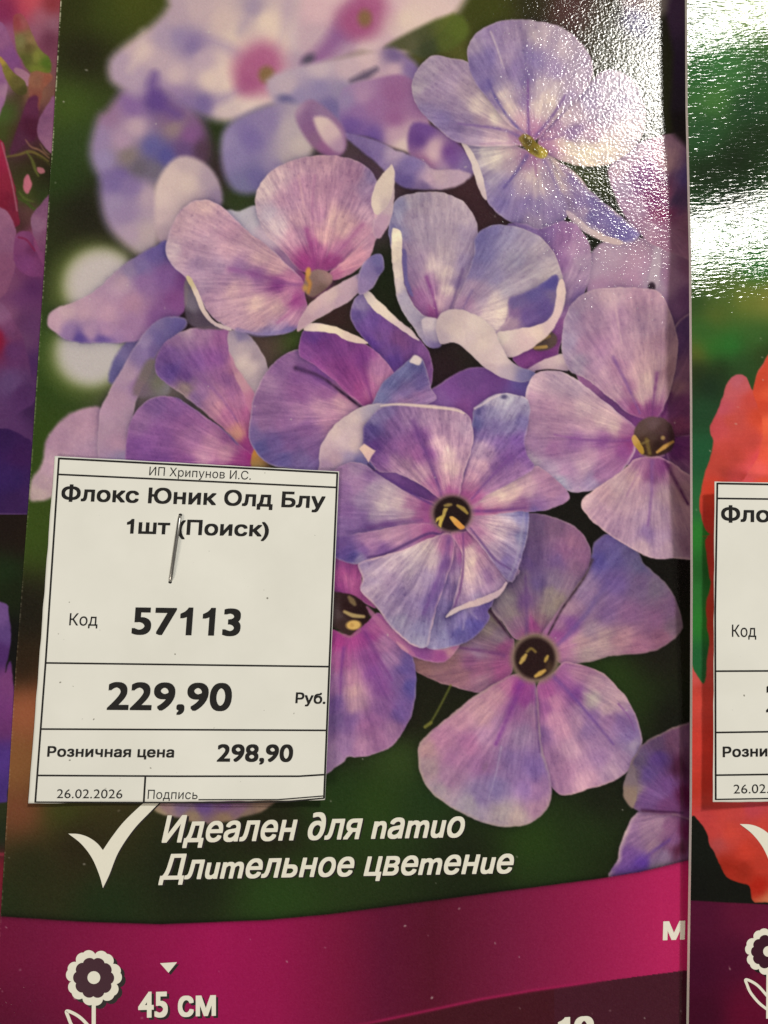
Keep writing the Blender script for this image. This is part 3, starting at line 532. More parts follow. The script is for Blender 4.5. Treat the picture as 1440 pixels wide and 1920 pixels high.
T('1090,945 1100,928 1140,900 1172,878 1192,860 1230,855 1262,868 1292,890 1345,920 1345,1040 1262,1047 1220,1046 1180,1026 1138,1000 1104,970',
  '1105,942,c8acc4 1130,925,c4a4bc 1160,910,c4acc0 1185,895,c0a4b4 1130,965,bc9cc0 1170,950,b498b8 1165,985,a88cb4 1195,940,ac90b0 1200,970,9c84ac 1215,915,a484ac 1220,890,7c4c84 1225,950,a890b4 1245,930,ac94ac 1240,975,a48cb0 1215,1000,8870ac 1240,1010,a48cb8 1205,1030,b8a0bc 1255,1030,a48cb0 1280,980,9c7c98 1280,930,94748c 1265,890,9c7898 1290,1020,8c6c8c 1245,880,703c7c 1200,870,a078a4', 16, cen=(1225, 820),
  veins='1222,865 1222,920 1215,985|6|74509a|.55;1248,865 1268,905 1290,945|6|44184c|.8;1195,890 1175,930|4|9c70a8|.4', soft=1.4, glow=54, rim='d8bccc,5,.7')
T('1188,815 1195,795 1215,782 1245,785 1262,805 1264,830 1250,850 1215,856 1195,842', '1205,805,5a484a 1225,795,64505a 1240,805,4c383c 1215,830,443028 1235,835,2c1c1c 1225,820,4a3a3a 1250,820,3c2430 1205,840,3c2c20', 16, soft=2.5, tex=0)
T('1184,822 1190,816 1200,828 1208,848 1202,850 1190,838', '1190,824,c8a460 1203,843,b0903c', 16, soft=1.2, tex=.3)
L_('1232,848 1246,838 1262,828', 8, 'bc9450', 1, 16, 1.3, .45); L_('1212,824 1218,850', 7, '6c5c34', .9, 16, 2); L_('1204,832 1216,826', 4, '7c6c40', .8, 16, 1.6); M.dot(1243, 821, 4, 4, 0, 'a48c5c', .9, 1.5)
L_('1200,852 1225,858 1245,854', 3, 'b090a4', .5, 16, 1.5)
# --- F15 front flower
FL[15] = 'sharp lilac printed flower with a dark throat at the front of the bouquet'
T('690,850 770,870 850,930 940,930 960,965 840,1050 760,1000','720,880,74509a 780,915,64408c 850,960,8c4890 900,980,8c4c98 860,1010,7c4490',15,soft=1.5)
T('598,870 602,835 628,797 668,768 712,756 752,764 758,785 705,800 690,835 712,868 690,890 640,885 600,895', '610,840,bca8c0 630,815,ccbcc8 665,785,ccbeca 700,770,a8a4c4 640,825,c4b4c8 680,800,c4b4c4 690,780,b4acc8 730,775,7c74ac 625,860,b49cb8 610,872,a088b4 655,858,9c90bc 675,865,6c68a8 695,875,64589c 665,835,c8b8c4', 15, soft=1.4, tex=.7, rim='d8ccd4,4,.5')
T('610,900 625,882 650,868 680,869 702,884 745,912 780,930 822,948 822,978 765,988 700,1005 650,1015 600,1015 600,930',
  '645,885,9070a8 665,880,9c84b4 690,895,8464a4 645,920,8464a4 670,905,9474ac 700,915,a494bc 725,925,b8a8c4 745,945,c4b4c8 765,962,bca4c4 720,950,c4b8cc 735,965,b0a0c4 680,940,9480b4 650,955,7c5ca0 680,970,7c60a4 700,965,a494bc 790,962,a468a8 775,945,ac7cb0 730,985,7c5aa0 640,990,7a60a4 660,1000,6f569a 690,985,6c5098 800,950,8c4c94 805,970,a45ca4', 15, cen=(847, 963), soft=1.4, glow=60)
T('600,1010 650,1003 700,995 770,982 825,985 822,1005 785,1022 742,1038 700,1046 672,1058 645,1054 625,1044 600,1035', '640,1020,684e98 660,1045,4c4494 650,1035,5c4898 690,1012,a880b4 720,1000,b490b8 750,1005,b48cb8 785,998,b884b8 680,1032,7454a0 720,1030,7c58a4 760,1018,a078b4 800,1000,a860a8 700,1022,9c74b0 675,1052,8c84b8', 15, cen=(847, 963), soft=1.4, glow=60)
L_('690,1045 725,1038 770,1016 805,1000 828,1003', 6, '54387c', .8, 15, 1.6, .3); L_('690,990 740,980 790,975', 8, '643c88', .6, 15, 4, .4)
T('832,1010 840,1003 880,1000 910,1020 935,1075 925,1130 915,1145 918,1162 885,1198 832,1216 798,1214 790,1180 818,1100', '850,1030,ac80b0 845,1060,9474b0 835,1090,806cae 870,1040,8c4c98 855,1080,a890bc 850,1110,8c78b4 835,1140,7c70b4 820,1175,8884bc 830,1195,8888c0 850,1170,7c74b4 870,1160,8074b8 860,1185,6460b0 880,1170,5c54a8 900,1155,6858a4 895,1175,544ca4 875,1135,a898c4 880,1100,a490bc 810,1200,9490c4 910,1150,6050a0', 15, cen=(847, 963), soft=1.4, tex=1.5, glow=50,
  veins='868,1125 872,1150 868,1180|5|9c94cc|.6;845,1130 850,1160 845,1190|5|6c64ac|.5;880,1145 895,1160|4|a49cd0|.5')
T('672,1062 676,1054 700,1046 745,1035 785,1018 830,1000 848,1005 852,1030 840,1080 822,1130 808,1180 800,1214 770,1208 733,1175 702,1134 676,1108 680,1085',
  '690,1060,9484b8 700,1075,ac9cc0 740,1060,b4a4c4 780,1040,c4b8cc 800,1030,cabecb 810,1055,c0b0c8 770,1070,b4a8c4 730,1090,a490bc 700,1105,b0a0c4 750,1115,9484b8 780,1100,a090bc 800,1085,9c8cbc 735,1140,9c8cbc 770,1145,8c7cb4 750,1165,9490bc 790,1180,8480b8 800,1140,7c6cb0 820,1100,7860a8 835,1060,8460a8 840,1025,a870ac 785,1200,9c9cc8 815,1125,6c58a0 700,1085,9c8cbc', 15, cen=(847, 963), soft=1.3, tex=1.4, glow=50, rim='d8bcd0,5,.85', veins='842,1010 834,1050 815,1100 795,1150|9|684898|.55')
T('845,1000 870,996 890,988 915,1005 945,1045 975,1070 955,1092 935,1112 895,1130 855,1145 838,1156 850,1130 862,1080 866,1040',
  '872,1015,a864a4 880,1035,d4bccc 885,1055,d8c4cc 882,1080,ccb4c8 875,1105,b8a0c4 870,1130,a890c0 900,1060,b490b8 905,1035,ac7cb0 915,1085,8c6ca8 905,1110,a488bc 935,1075,a080b0 945,1095,a890bc 935,1045,a888b8 920,1020,a070a8 895,1120,9c8cc0 855,1140,9c84bc 895,1090,b098bc', 15, cen=(847, 963), soft=1.3, tex=1.5, glow=46)
T('872,985 890,965 930,962 965,958 978,948 992,957 990,1000 980,1040 960,1092 935,1068 910,1035 885,1005',
  '905,985,c4a4c4 925,985,ccb8cc 940,1000,c4b4cb 955,985,b8a8c8 970,970,8884c0 980,965,6c68b0 960,1010,a898c4 955,1030,9488bc 945,1050,7c6cb4 925,1025,b8a4c8 915,1010,bc9cc0 900,995,b080b4 955,1065,8074b0 975,1010,7c7cb4 935,1040,9c88b8', 15, cen=(847, 963), soft=1.3, tex=1.5, glow=46)
L_('984,955 980,985 974,1020 968,1050 952,1088', 5, 'a8a8d0', .5, 15, 2.2, .4); L_('988,962 986,1000 976,1045', 3, '6464a8', .5, 15, 2)
L_('882,990 905,1020 930,1050 958,1068', 5, '60448c', .75, 15, 1.6, .5); L_('868,1000 869,1050 864,1100 850,1145', 4.5, '683c88', .75, 15, 1.8, .4)
T('836,1158 845,1144 870,1132 905,1120 935,1106 948,1092 950,1098 932,1120 905,1134 870,1142 848,1152', '850,1148,ccc0d0 890,1132,d0bccb 930,1112,c4b0c8', 15, soft=1.2, tex=.6)
T('870,958 885,942 915,925 955,905 985,885 1005,874 1030,888 1066,924 1062,940 1032,955 992,960 975,958 930,965 885,968',
  '890,945,c498bc 905,938,d0b8c8 935,925,dcc8cc 960,910,d4bcc8 985,900,c8a8c4 960,930,d0b4c4 925,945,c8a4c0 995,925,b898bc 1020,905,a47cac 1010,940,8c68ac 1040,925,a47cac 1050,940,9c78b0 970,950,9c6cac 930,957,a4609c 900,957,b05ca0 1005,955,6f5ca8 985,945,9464a4', 15, cen=(847, 963), soft=1.3, glow=48, veins='885,958 920,958 960,955 985,952|5|683c8c|.7')
T('852,945 862,905 872,870 884,835 884,800 889,768 905,752 935,738 965,740 990,750 992,790 984,830 992,860 1000,878 960,905 920,925 885,948',
  '900,770,6c64a4 895,790,6060a4 925,750,a4a0c4 950,745,a8a8cc 980,755,9c98c4 925,770,8884b8 955,775,9c98c4 975,790,7c74b8 950,800,8880bc 930,795,7c70b0 905,810,7c68ac 965,830,7454a8 980,850,7450a0 935,830,7c60ac 900,840,b49cc4 895,865,ccaccb 885,890,d0a8c8 905,875,c4a0c4 880,915,bc88b8 910,905,9470ac 930,880,7c58a0 950,860,7450a0 970,880,8c68a8 890,930,a860a4 870,925,a85ca0 915,850,a488b8', 15, cen=(847, 963), soft=1.3, tex=1.6, glow=56,
  veins='888,805 882,840 868,890 855,935|6|543c88|.75;960,855 925,890 885,935|5|70489a|.6')
L_('890,766 905,758 920,748 938,740', 4, 'd0c8dc', .8, 15, 1.4); M.dot(945, 744, 6, 4, 0, '403c70', .8, 2); M.dot(897, 772, 4, 6, 0, '4c4888', .8, 2)
T('682,845 680,808 690,788 718,762 780,758 842,763 872,773 886,800 886,838 872,880 860,932 840,940 818,932 790,910 745,888 712,885 695,868',
  '700,790,7c74b0 720,775,7468a8 690,815,584890 705,835,5c3c8c 700,805,544894 740,800,7c5ca0 770,785,8c70a8 800,780,9c80b0 840,785,a488b4 870,800,a890b8 735,840,7c549c 720,860,7c54a0 760,840,84589c 740,865,9c78ac 765,870,b490b8 785,890,bc9cbc 800,915,b888b4 805,850,7c4a98 790,820,7c509c 830,815,a080b0 855,825,a888b4 825,835,ccaccb 845,850,d4bccc 845,880,d8c0cc 835,905,cca8c4 870,850,b090b8 862,900,bc94bc 815,905,a064a4 845,928,a860a4 755,890,a484b4 780,855,945ca4', 15, cen=(847, 963), soft=1.3, tex=1.5, glow=56,
  veins='775,790 795,840 815,890 828,930|7|64408c|.65;750,835 780,880 810,915|6|9464a8|.3')
L_('714,761 745,758 800,762 850,768 870,775', 6, 'e0d4d0', .85, 15, 1.5, .6)
L_('700,882 740,905 780,930 815,948', 6, '543484', .8, 15, 2, .5)
T('674,842 682,832 705,845 690,866', '685,845,d8c0bc 690,855,d0b4bc', 15, soft=1.5, tex=.2, sharp=True); L_('690,870 702,882', 3, '302040', .6, 15)
M.dot(847, 963, 41, 37, 0, '746464', .8, 6, 15); M.dot(848, 963, 34, 32, 0, '24181c', 1, 3, 15)
T('833,952 840,953 834,968 827,990 822,986 824,975 816,980 818,972 828,966', '834,958,b8a45c 824,980,d0bc5c', 15, soft=1.1, tex=.2, sharp=True)
T('843,970 850,968 860,976 872,988 864,992 856,988 848,980', '848,973,d8ac5c 862,984,d89c50', 15, soft=1.2, tex=.2)
L_('858,948 868,954 876,962', 8, 'a08c48', .95, 15, 1.3, .4); L_('834,948 846,946', 7, '94844c', .9, 15, 1.5, .4)
# --- petal seen below the price label
FL[20] = 'purple printed petal just below the price label'
T('280,1490 510,1490 505,1512 480,1526 455,1532 430,1540 380,1545 340,1535 300,1526 285,1512', '310,1515,8c7480 340,1512,74628c 380,1510,604890 420,1510,6c4e88 450,1515,785c80 490,1512,847068 360,1532,8c7c6c 420,1536,847060 300,1524,988c78 460,1526,7c6c64', 20, soft=4)
grade(M, only=True)
# --- magenta band of the packet
ys, xs = np.mgrid[0:M.h, 0:M.w].astype(np.float32); xs = xs * S + M.x0; ys = ys * S + M.y0
edge = np.interp(xs, [-60, 0, 150, 300, 500, 620, 800, 960, 1120, 1200, 1290, 1350], [1712, 1718, 1728, 1733, 1725, 1714, 1690, 1669, 1648, 1635, 1613, 1598])
k = np.interp(xs, [-40, 0, 60, 200, 400, 520, 640, 720, 810, 950, 1080, 1240, 1345], np.arange(13))
bc = np.array([hexc(c) for c in '64122e 6c1434 701638 841640 9e164e 941648 781638 601430 581428 741a3a 901c46 b42256 b42256'.split()])
k0 = np.clip(k.astype(int), 0, 11); kf = (k - k0)[..., None]
band = bc[k0] * (1 - kf) + bc[k0 + 1] * kf
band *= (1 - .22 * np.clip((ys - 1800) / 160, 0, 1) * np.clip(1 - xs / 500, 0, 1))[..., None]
e2 = np.interp(xs, [560, 690, 770, 900, 1000, 1120, 1288, 1350], [1938, 1920, 1903, 1875, 1858, 1841, 1819, 1810])
mar = np.where(xs[..., None] < 1040, hexc('44161f'), hexc('451a26'))
d2 = ys - e2
band = np.where((d2 > 0)[..., None] & (xs > 560)[..., None], mar, band)
kk = (np.exp(-((d2 + 1) / 3.0) ** 2) * np.clip((xs - 640) / 80, 0, 1) * np.clip((1150 - xs) / 60, 0, 1) * .8)[..., None]
band = band * (1 - kk) + hexc('a01c4c') * kk
band = band * np.array([1.04, 1.1, 1.14], np.float32)
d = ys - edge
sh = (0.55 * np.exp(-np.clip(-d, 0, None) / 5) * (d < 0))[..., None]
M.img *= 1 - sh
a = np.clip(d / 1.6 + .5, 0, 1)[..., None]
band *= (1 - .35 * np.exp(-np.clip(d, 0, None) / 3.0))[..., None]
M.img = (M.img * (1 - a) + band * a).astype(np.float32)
BAND = 100
M.id[(d > 0)] = BAND
M.id[(d2 > 0) & (xs > 560)] = BAND + 1
dust(M, 60, 3, 0, 0, 1300, 1920); dust(M, 14, 5, 0, 1730, 1300, 1920)
M.grain(.014)

# ------------------------------------------------------------------ the neighbouring packets' pictures
LFT = Canvas(-420, -110, 150, 2040); LFT.norim = True
LFT.field('20,20,7c2850 45,15,b4485c 60,5,c05460 75,30,9c6478 70,60,906078 95,10,803038 90,70,5c2c44 100,45,8a6478 10,60,8e5c84 25,110,80507a 5,30,7c2c58 12,160,8a6484 35,180,3a3820 20,210,3e5024 8,215,44602c 30,250,40301f 10,250,3c4c20 60,180,8c6450 55,215,502440 60,245,4a2038 40,270,4c2840 '
          '70,300,30281a 88,330,1f2010 60,330,34341c 75,350,28301a 50,365,3c4a1e 85,370,2a3c1a 30,400,4c2c34 50,400,5c4040 40,425,3c2824 20,470,885078 60,445,8c4878 45,500,6a3864 70,480,7c4474 20,530,74486c 60,540,50285c 40,560,64386c 20,590,84587c -10,640,7c1838 12,620,5c3058 '
          '40,600,54305c 55,610,5c3868 40,640,64446c 30,680,583064 60,680,44285c 20,720,543868 10,760,5c4070 30,790,543468 55,770,381f4c -200,300,8c4c7c -200,700,5c3068 -300,500,4c3a30', 16, 1.8)
lt = LFT.petal
lt('-60,50 -10,40 8,48 18,70 35,110 45,135 30,150 0,150 -60,150', '5,70,8c5c88 20,110,80508a 35,135,78487c', 1, soft=2)
lt('-60,115 0,118 12,140 13,170 4,205 -10,225 -60,220', '0,140,8c6090 8,170,a07c9c 0,200,8c6490', 1, soft=2)
lt('25,130 40,128 58,145 55,160 45,158', '40,142,a07890', 1, soft=2, tex=.3)
lt('-2,108 8,112 25,135 45,152 50,172 38,178 20,165 8,140', '2,115,b09848 15,128,747038 35,155,646034 45,170,484826', None, soft=2)
lt('25,35 36,25 50,38 70,85 95,112 92,138 62,140 45,120 30,90', '35,40,843c44 45,40,98585c 40,80,74744c 60,75,84704c 50,110,50562a 70,105,78803c 85,120,486422 75,130,687430 55,90,5c5430', None, soft=2)
lt('56,138 80,135 98,142 90,158 80,170 74,205 66,200 55,180', '70,150,8c6450 85,150,905848 72,185,804c44', None, soft=2.5)
lt('52,185 70,182 72,230 66,262 50,268 25,290 18,290 28,250 40,220', '60,200,582a48 60,240,481c34 35,265,4c2840', None, soft=3)
lt('104,185 90,195 74,222 70,250 80,270 96,288 110,290', '95,205,845880 85,240,80587c 95,270,8c6484', 1, soft=1.6)
for q_, w_, c_ in (('12,294 35,290 55,284 72,290 90,302', 6, '6c6434'), ('48,262 58,275 75,282 92,296', 3.5, '8c6c58'), ('50,285 60,300 66,318 72,330', 6, '5c6430'), ('60,292 80,298 96,312', 4, '3c3c1c'), ('35,372 50,380 65,392 80,388', 6, '3c5020'), ('36,360 46,372 62,378', 5, '50602c'), ('75,270 84,284 92,290', 3, '745c4c')):
    LFT.line(q_, w_, c_, .85, None, 1.6, .5)
lt('44,338 52,326 60,345 52,362 44,355', '50,340,b0687c', None, soft=2); lt('68,314 80,314 84,322 74,325', '75,318,94606c', None, soft=1.5)
lt('-60,265 0,262 12,300 28,350 34,400 30,425 -60,430', '0,300,8c2444 15,340,80243c 25,390,6c2038 5,380,701c34', None, soft=1.6)
LFT.line('3,268 14,308 24,350 32,395', 3, 'a07080', .7)
lt('-60,385 0,388 22,410 30,440 28,500 0,560 -60,560', '5,410,8c6080 15,450,885c80 10,500,805074', 2, soft=1.6)
lt('105,365 75,385 58,410 62,440 80,480 84,505 105,505', '80,395,7c5478 70,420,8c6888 85,440,784c70 85,480,704068', 2, soft=1.6)
lt('28,445 45,432 62,442 66,470 84,505 70,520 30,500', '40,455,7c4474 60,470,64305c 50,490,703c70', 2, soft=2)
M0 = LFT.line
M0('35,445 50,450 65,470', 4, '74244c', .8, 1)
lt('-60,560 0,565 25,600 45,640 58,700 60,760 -60,780', '5,590,805880 20,620,6c406c -8,640,7c1838 30,660,5c3468 20,720,5c4474 40,740,4c2c60', 2, soft=3)
lt('-60,800 0,803 25,808 45,820 62,840 70,960 -60,965', '10,830,341c54 40,850,3a1c54 20,900,34205c 40,940,382054', 2, soft=1.6)
M0('-60,962 60,965', 3, '5c4474', .8, None, 1.2)
yy = int((965 - LFT.y0) / S)
sub = Canvas(-420, -110, 150, 2040); sub.norim = True
sub.field('20,990,1c1412 40,1000,201812 10,1080,1c3018 20,1100,18200f 15,1200,101010 0,1520,28301a 0,1560,1c2818 0,1640,70182c 0,1700,681830 0,1900,58102c -200,1300,202818', 20)
sub.petal('-120,1120 0,1128 16,1150 20,1200 10,1260 20,1240 26,1300 24,1420 14,1490 0,1505 -120,1505', '0,1150,6c5090 12,1190,5c4484 5,1230,4c2c6c 18,1280,74407c 10,1350,6c3878 12,1430,4c3484 0,1480,44307c', 3, soft=2)
sub.line('-100,1602 30,1602', 6, '8c3044', .7)
LFT.img[yy:] = sub.img[yy:]; LFT.id[yy:] = sub.id[yy:]
grade(LFT, 1.0, (1.05, 1.0, 1.0)); LFT.grain(.012)

RGT = Canvas(1270, -110, 2010, 2040); RGT.norim = True
RGT.field('1310,30,2e5828 1340,60,3c7434 1350,15,5c7c3c 1400,20,6c8c44 1320,150,2c6034 1350,120,387440 1320,250,2c5434 1380,140,3c7440 1340,180,487c40 1420,150,2c5430 1400,200,24442c 1330,330,1f301f 1380,300,1c2c1c 1420,260,203420 1310,400,203c22 1370,380,18281a 1320,450,2c6430 1340,430,2c7434 1430,430,2a6430 1420,500,2c6c30 1400,560,6c7c38 1440,560,7c8440 1350,545,4c6834 1340,590,54682f 1305,570,34502a 1320,620,346430 1310,665,68702f '
          '1335,655,2c7430 1370,650,2c7834 1420,640,3c6c34 1310,690,202c1e 1350,690,22321f 1330,720,1c3024 1390,680,2c4a2a 1430,660,2c3c20 1320,770,234830 1310,850,22583a 1310,950,2a6840 1310,1000,2c8034 1320,1080,22602c 1310,1110,2c7838 1315,1170,2c8034 1310,1230,22643a 1320,1600,141814 1310,1660,121412 1350,1660,141612 1600,300,2c5030 1600,600,3c6030 1700,1650,141814 1900,400,203c24', 22, 1.7)
rt = RGT.petal
RFL = {31: 'coral red printed petals on the right packet', 32: 'dark plum band printed along the foot of the packet'}
rt('1331,812 1334,795 1348,762 1362,722 1374,706 1386,701 1400,708 1412,732 1420,700 1432,680 1446,662 1500,620 1700,600 1800,640 1900,900 1700,1010 1345,1006 1332,1003 1320,988 1314,968 1312,940 1318,900 1338,834',
   '1345,800,c0505a 1352,768,b85468 1362,735,c0606c 1385,712,bc6478 1398,720,c0606c 1410,750,c04c48 1372,790,bc504c 1380,850,bc4a44 1350,870,c04c44 1340,920,c04434 1400,900,bc443c 1412,830,c04c48 1430,780,cc4c38 1432,720,d05040 1445,800,ec6444 1440,850,e45c4c 1425,860,d8505c 1410,885,e4606c 1395,905,e05c68 1440,900,e8604c 1325,980,b83c34 1500,800,e86448 1700,800,d85440', 31, soft=1.2, tex=.35)
rt('1412,735 1420,705 1432,684 1446,662 1500,620 1700,600 1800,700 1700,1000 1450,930 1395,930 1384,915 1400,890 1418,862 1428,830 1430,790 1420,760','1425,720,c84c38 1432,760,cc4c38 1440,740,dc5c40 1438,800,f06c4c 1445,850,ec644c 1430,850,e05c4c 1420,880,e46464 1400,905,e86470 1430,910,e8604c 1500,800,ec6848 1700,800,d85440',31,soft=1.4,tex=.25)
rt('1290,1255 1302,1258 1318,1282 1324,1262 1326,1235 1330,1200 1326,1175 1324,1130 1332,1100 1326,1050 1328,1005 1400,1000 1800,1000 1900,1300 1850,1600 1600,1690 1440,1692 1412,1690 1406,1662 1388,1655 1362,1644 1346,1612 1334,1590 1322,1556 1312,1542 1302,1530 1290,1505',
   '1300,1275,c85858 1310,1300,c04840 1305,1400,c04038 1300,1480,bc3c30 1318,1500,c04038 1320,1530,bc4448 1345,1580,b04c50 1340,1560,bc4444 1380,1520,c04848 1408,1515,bc4858 1430,1560,c84840 1370,1560,c44840 1365,1625,9c2c20 1390,1630,982c20 1400,1600,c04034 1430,1620,c04034 1425,1665,b0281c 1440,1690,c87858 1335,1150,b84034 1330,1060,b83c34 1600,1300,c84438', 31, soft=1.2, tex=.5,
   veins='1355,1622 1375,1625 1398,1640|7|90281c|.6')
ys, xs = np.mgrid[0:RGT.h, 0:RGT.w].astype(np.float32); xs = xs * S + RGT.x0; ys = ys * S + RGT.y0
ed = np.interp(xs, [1290, 1340, 1440, 1700, 2010], [1688, 1691, 1696, 1700, 1690])
bb = shepard(xs, ys, np.array([[1310, 1710], [1400, 1710], [1440, 1760], [1310, 1820], [1380, 1800], [1320, 1900], [1400, 1900], [1440, 1850], [1700, 1800]], float),
             np.array([hexc(c) for c in '4c1234 5c1638 681840 400c2c 480e30 3c0a26 5c0c30 640f34 98164c'.split()]), 30)
a = np.clip((ys - ed) / 1.6 + .5, 0, 1)[..., None]
RGT.img = (RGT.img * (1 - a) + bb * a).astype(np.float32); RGT.id[ys > ed] = 32
RGT.img *= (1 + .016 * (vnoise(xs / 60, ys / 2.2) - .5) * 2)[..., None]
dust(RGT, 16, 9, 1290, 560, 1445, 1920)
grade(RGT, 1.0, (1.06, 1.0, .96)); RGT.grain(.01)

LFL = {1: 'pink and lilac printed petals around a green calyx', 2: 'mauve printed petals in the middle of the left packet', 3: 'violet printed petals low on the left packet'}

from mathutils.geometry import interpolate_bezier, delaunay_2d_cdt

# ------------------------------------------------------------------ materials
def nodes(name):
    m = bpy.data.materials.new(name); m.use_nodes = True
    nt = m.node_tree
    return m, nt, nt.nodes['Principled BSDF']


def gloss_print(name, scale, stretch, bump, rough, coat):
    """printed board under an orange-peel film: the film's relief only shows where a lamp is mirrored in it"""
    m, nt, b = nodes(name)
    at = nt.nodes.new('ShaderNodeVertexColor'); at.layer_name = 'ink'
    tc = nt.nodes.new('ShaderNodeTexCoord')
    mp = nt.nodes.new('ShaderNodeMapping'); mp.inputs['Scale'].default_value = stretch
    nt.links.new(tc.outputs['Object'], mp.inputs[0])
    n1 = nt.nodes.new('ShaderNodeTexNoise'); n1.inputs['Scale'].default_value = scale; n1.inputs['Detail'].default_value = 2.0
    n2 = nt.nodes.new('ShaderNodeTexNoise'); n2.inputs['Scale'].default_value = scale * .22; n2.inputs['Detail'].default_value = 2.0
    for n in (n1, n2):
        nt.links.new(mp.outputs[0], n.inputs['Vector'])
    ad = nt.nodes.new('ShaderNodeMath'); ad.operation = 'MULTIPLY_ADD'; ad.inputs[1].default_value = .7
    nt.links.new(n2.outputs[0], ad.inputs[0]); nt.links.new(n1.outputs[0], ad.inputs[2])
    bp = nt.nodes.new('ShaderNodeBump'); bp.inputs['Strength'].default_value = 1.0; bp.inputs['Distance'].default_value = bump
    nt.links.new(ad.outputs[0], bp.inputs['Height'])
    nt.links.new(at.outputs[0], b.inputs['Base Color'])
    b.inputs['Roughness'].default_value = .7
    b.inputs['Specular IOR Level'].default_value = 0
    b.inputs['Coat Weight'].default_value = coat
    b.inputs['Coat Roughness'].default_value = rough
    b.inputs['Coat IOR'].default_value = 1.5
    nt.links.new(bp.outputs[0], b.inputs['Coat Normal'])
    return m


def plain(name, c, rough=.6, metal=0, spec=.3, noise=0.0, nscale=4000, bump=0.0):
    m, nt, b = nodes(name)
    b.inputs['Roughness'].default_value = rough; b.inputs['Metallic'].default_value = metal
    b.inputs['Specular IOR Level'].default_value = spec
    tc = nt.nodes.new('ShaderNodeTexCoord')
    n = nt.nodes.new('ShaderNodeTexNoise'); n.inputs['Scale'].default_value = nscale; n.inputs['Detail'].default_value = 3
    nt.links.new(tc.outputs['Object'], n.inputs['Vector'])
    r = nt.nodes.new('ShaderNodeValToRGB')
    r.color_ramp.elements[0].position = .3; r.color_ramp.elements[1].position = .7
    r.color_ramp.elements[0].color = (*[max(0, a * (1 - noise)) for a in c], 1)
    r.color_ramp.elements[1].color = (*[min(1, a * (1 + noise)) for a in c], 1)
    nt.links.new(n.outputs[0], r.inputs[0]); nt.links.new(r.outputs[0], b.inputs['Base Color'])
    if bump:
        bp = nt.nodes.new('ShaderNodeBump'); bp.inputs['Distance'].default_value = bump
        nt.links.new(n.outputs[0], bp.inputs['Height']); nt.links.new(bp.outputs[0], b.inputs['Normal'])
    return m


MAT_MAIN = gloss_print('glossy_print_orange_peel', 2400, (1, 1.15, 1), 0.000038, .085, .52)
MAT_RIGHT = gloss_print('glossy_print_rippled', 2000, (.34, 1.4, 1), 0.000044, .075, .48)
MAT_LEFT = gloss_print('glossy_print_smooth', 1500, (1, 1, 1), 0.000004, .2, .6)
MAT_BOARD = plain('white_card_core', (.86, .84, .76), .8, noise=.08, nscale=3000)
MAT_INKW = plain('cream_lettering', (.86, .84, .73), .6, noise=.02)
MAT_INKD = plain('dark_plum_print', (.045, .006, .02), .5, noise=.05)
MAT_SHADE = plain('printed_drop_tint', (.012, .008, .009), .5, noise=.02)
MAT_BLACK = plain('toner_black', (.012, .011, .011), .55, noise=.25, nscale=5000)
MAT_STEEL = plain('staple_steel', (.42, .41, .39), .35, metal=1, noise=.15, nscale=900)
MAT_SHELF = plain('shelf_grey', (.10, .10, .10), .6, noise=.2, nscale=300)


def paper_material():
    m, nt, b = nodes('office_paper')
    tc = nt.nodes.new('ShaderNodeTexCoord')
    n = nt.nodes.new('ShaderNodeTexNoise'); n.inputs['Scale'].default_value = 90; n.inputs['Detail'].default_value = 4
    f = nt.nodes.new('ShaderNodeTexNoise'); f.inputs['Scale'].default_value = 2600; f.inputs['Detail'].default_value = 3
    v = nt.nodes.new('ShaderNodeTexNoise'); v.inputs['Scale'].default_value = 1700; v.inputs['Detail'].default_value = 0
    for q in (n, f, v):
        nt.links.new(tc.outputs['Object'], q.inputs['Vector'])
    r = nt.nodes.new('ShaderNodeValToRGB')
    r.color_ramp.elements[0].position = .3; r.color_ramp.elements[1].position = .7
    r.color_ramp.elements[0].color = (.81, .81, .75, 1); r.color_ramp.elements[1].color = (.88, .88, .82, 1)
    nt.links.new(n.outputs[0], r.inputs[0])
    r2 = nt.nodes.new('ShaderNodeValToRGB')       # stray toner specks
    r2.color_ramp.elements[0].position = .86; r2.color_ramp.elements[0].color = (1, 1, 1, 1)
    r2.color_ramp.elements[1].position = .91; r2.color_ramp.elements[1].color = (.35, .34, .32, 1)
    nt.links.new(v.outputs[0], r2.inputs[0])
    mx = nt.nodes.new('ShaderNodeMix'); mx.data_type = 'RGBA'; mx.blend_type = 'MULTIPLY'; mx.inputs[0].default_value = 1
    nt.links.new(r.outputs[0], mx.inputs[6]); nt.links.new(r2.outputs[0], mx.inputs[7])
    nt.links.new(mx.outputs[2], b.inputs['Base Color'])
    b.inputs['Roughness'].default_value = .8; b.inputs['Specular IOR Level'].default_value = .25
    bp = nt.nodes.new('ShaderNodeBump'); bp.inputs['Distance'].default_value = .00001
    nt.links.new(f.outputs[0], bp.inputs['Height']); nt.links.new(bp.outputs[0], b.inputs['Normal'])
    return m


MAT_PAPER = paper_material()

# ------------------------------------------------------------------ object helpers
MM = .001


def link(name, mesh, mat=None, parent=None, label=None):
    o = bpy.data.objects.new(name, mesh); COL.objects.link(o)
    if mat is not None:
        mesh.materials.append(mat)
    if parent is not None:
        o.parent = parent
        o.matrix_parent_inverse = parent.matrix_world.inverted()
    if label:
        o['label'] = label
    return o


def thing(name, label, cat, loc, group=None):
    o = bpy.data.objects.new(name, None); COL.objects.link(o)
    o.empty_display_size = .01
    o.location = loc; o['label'] = label; o['category'] = cat
    if group:
        o['group'] = group
    bpy.context.view_layer.update()
    return o


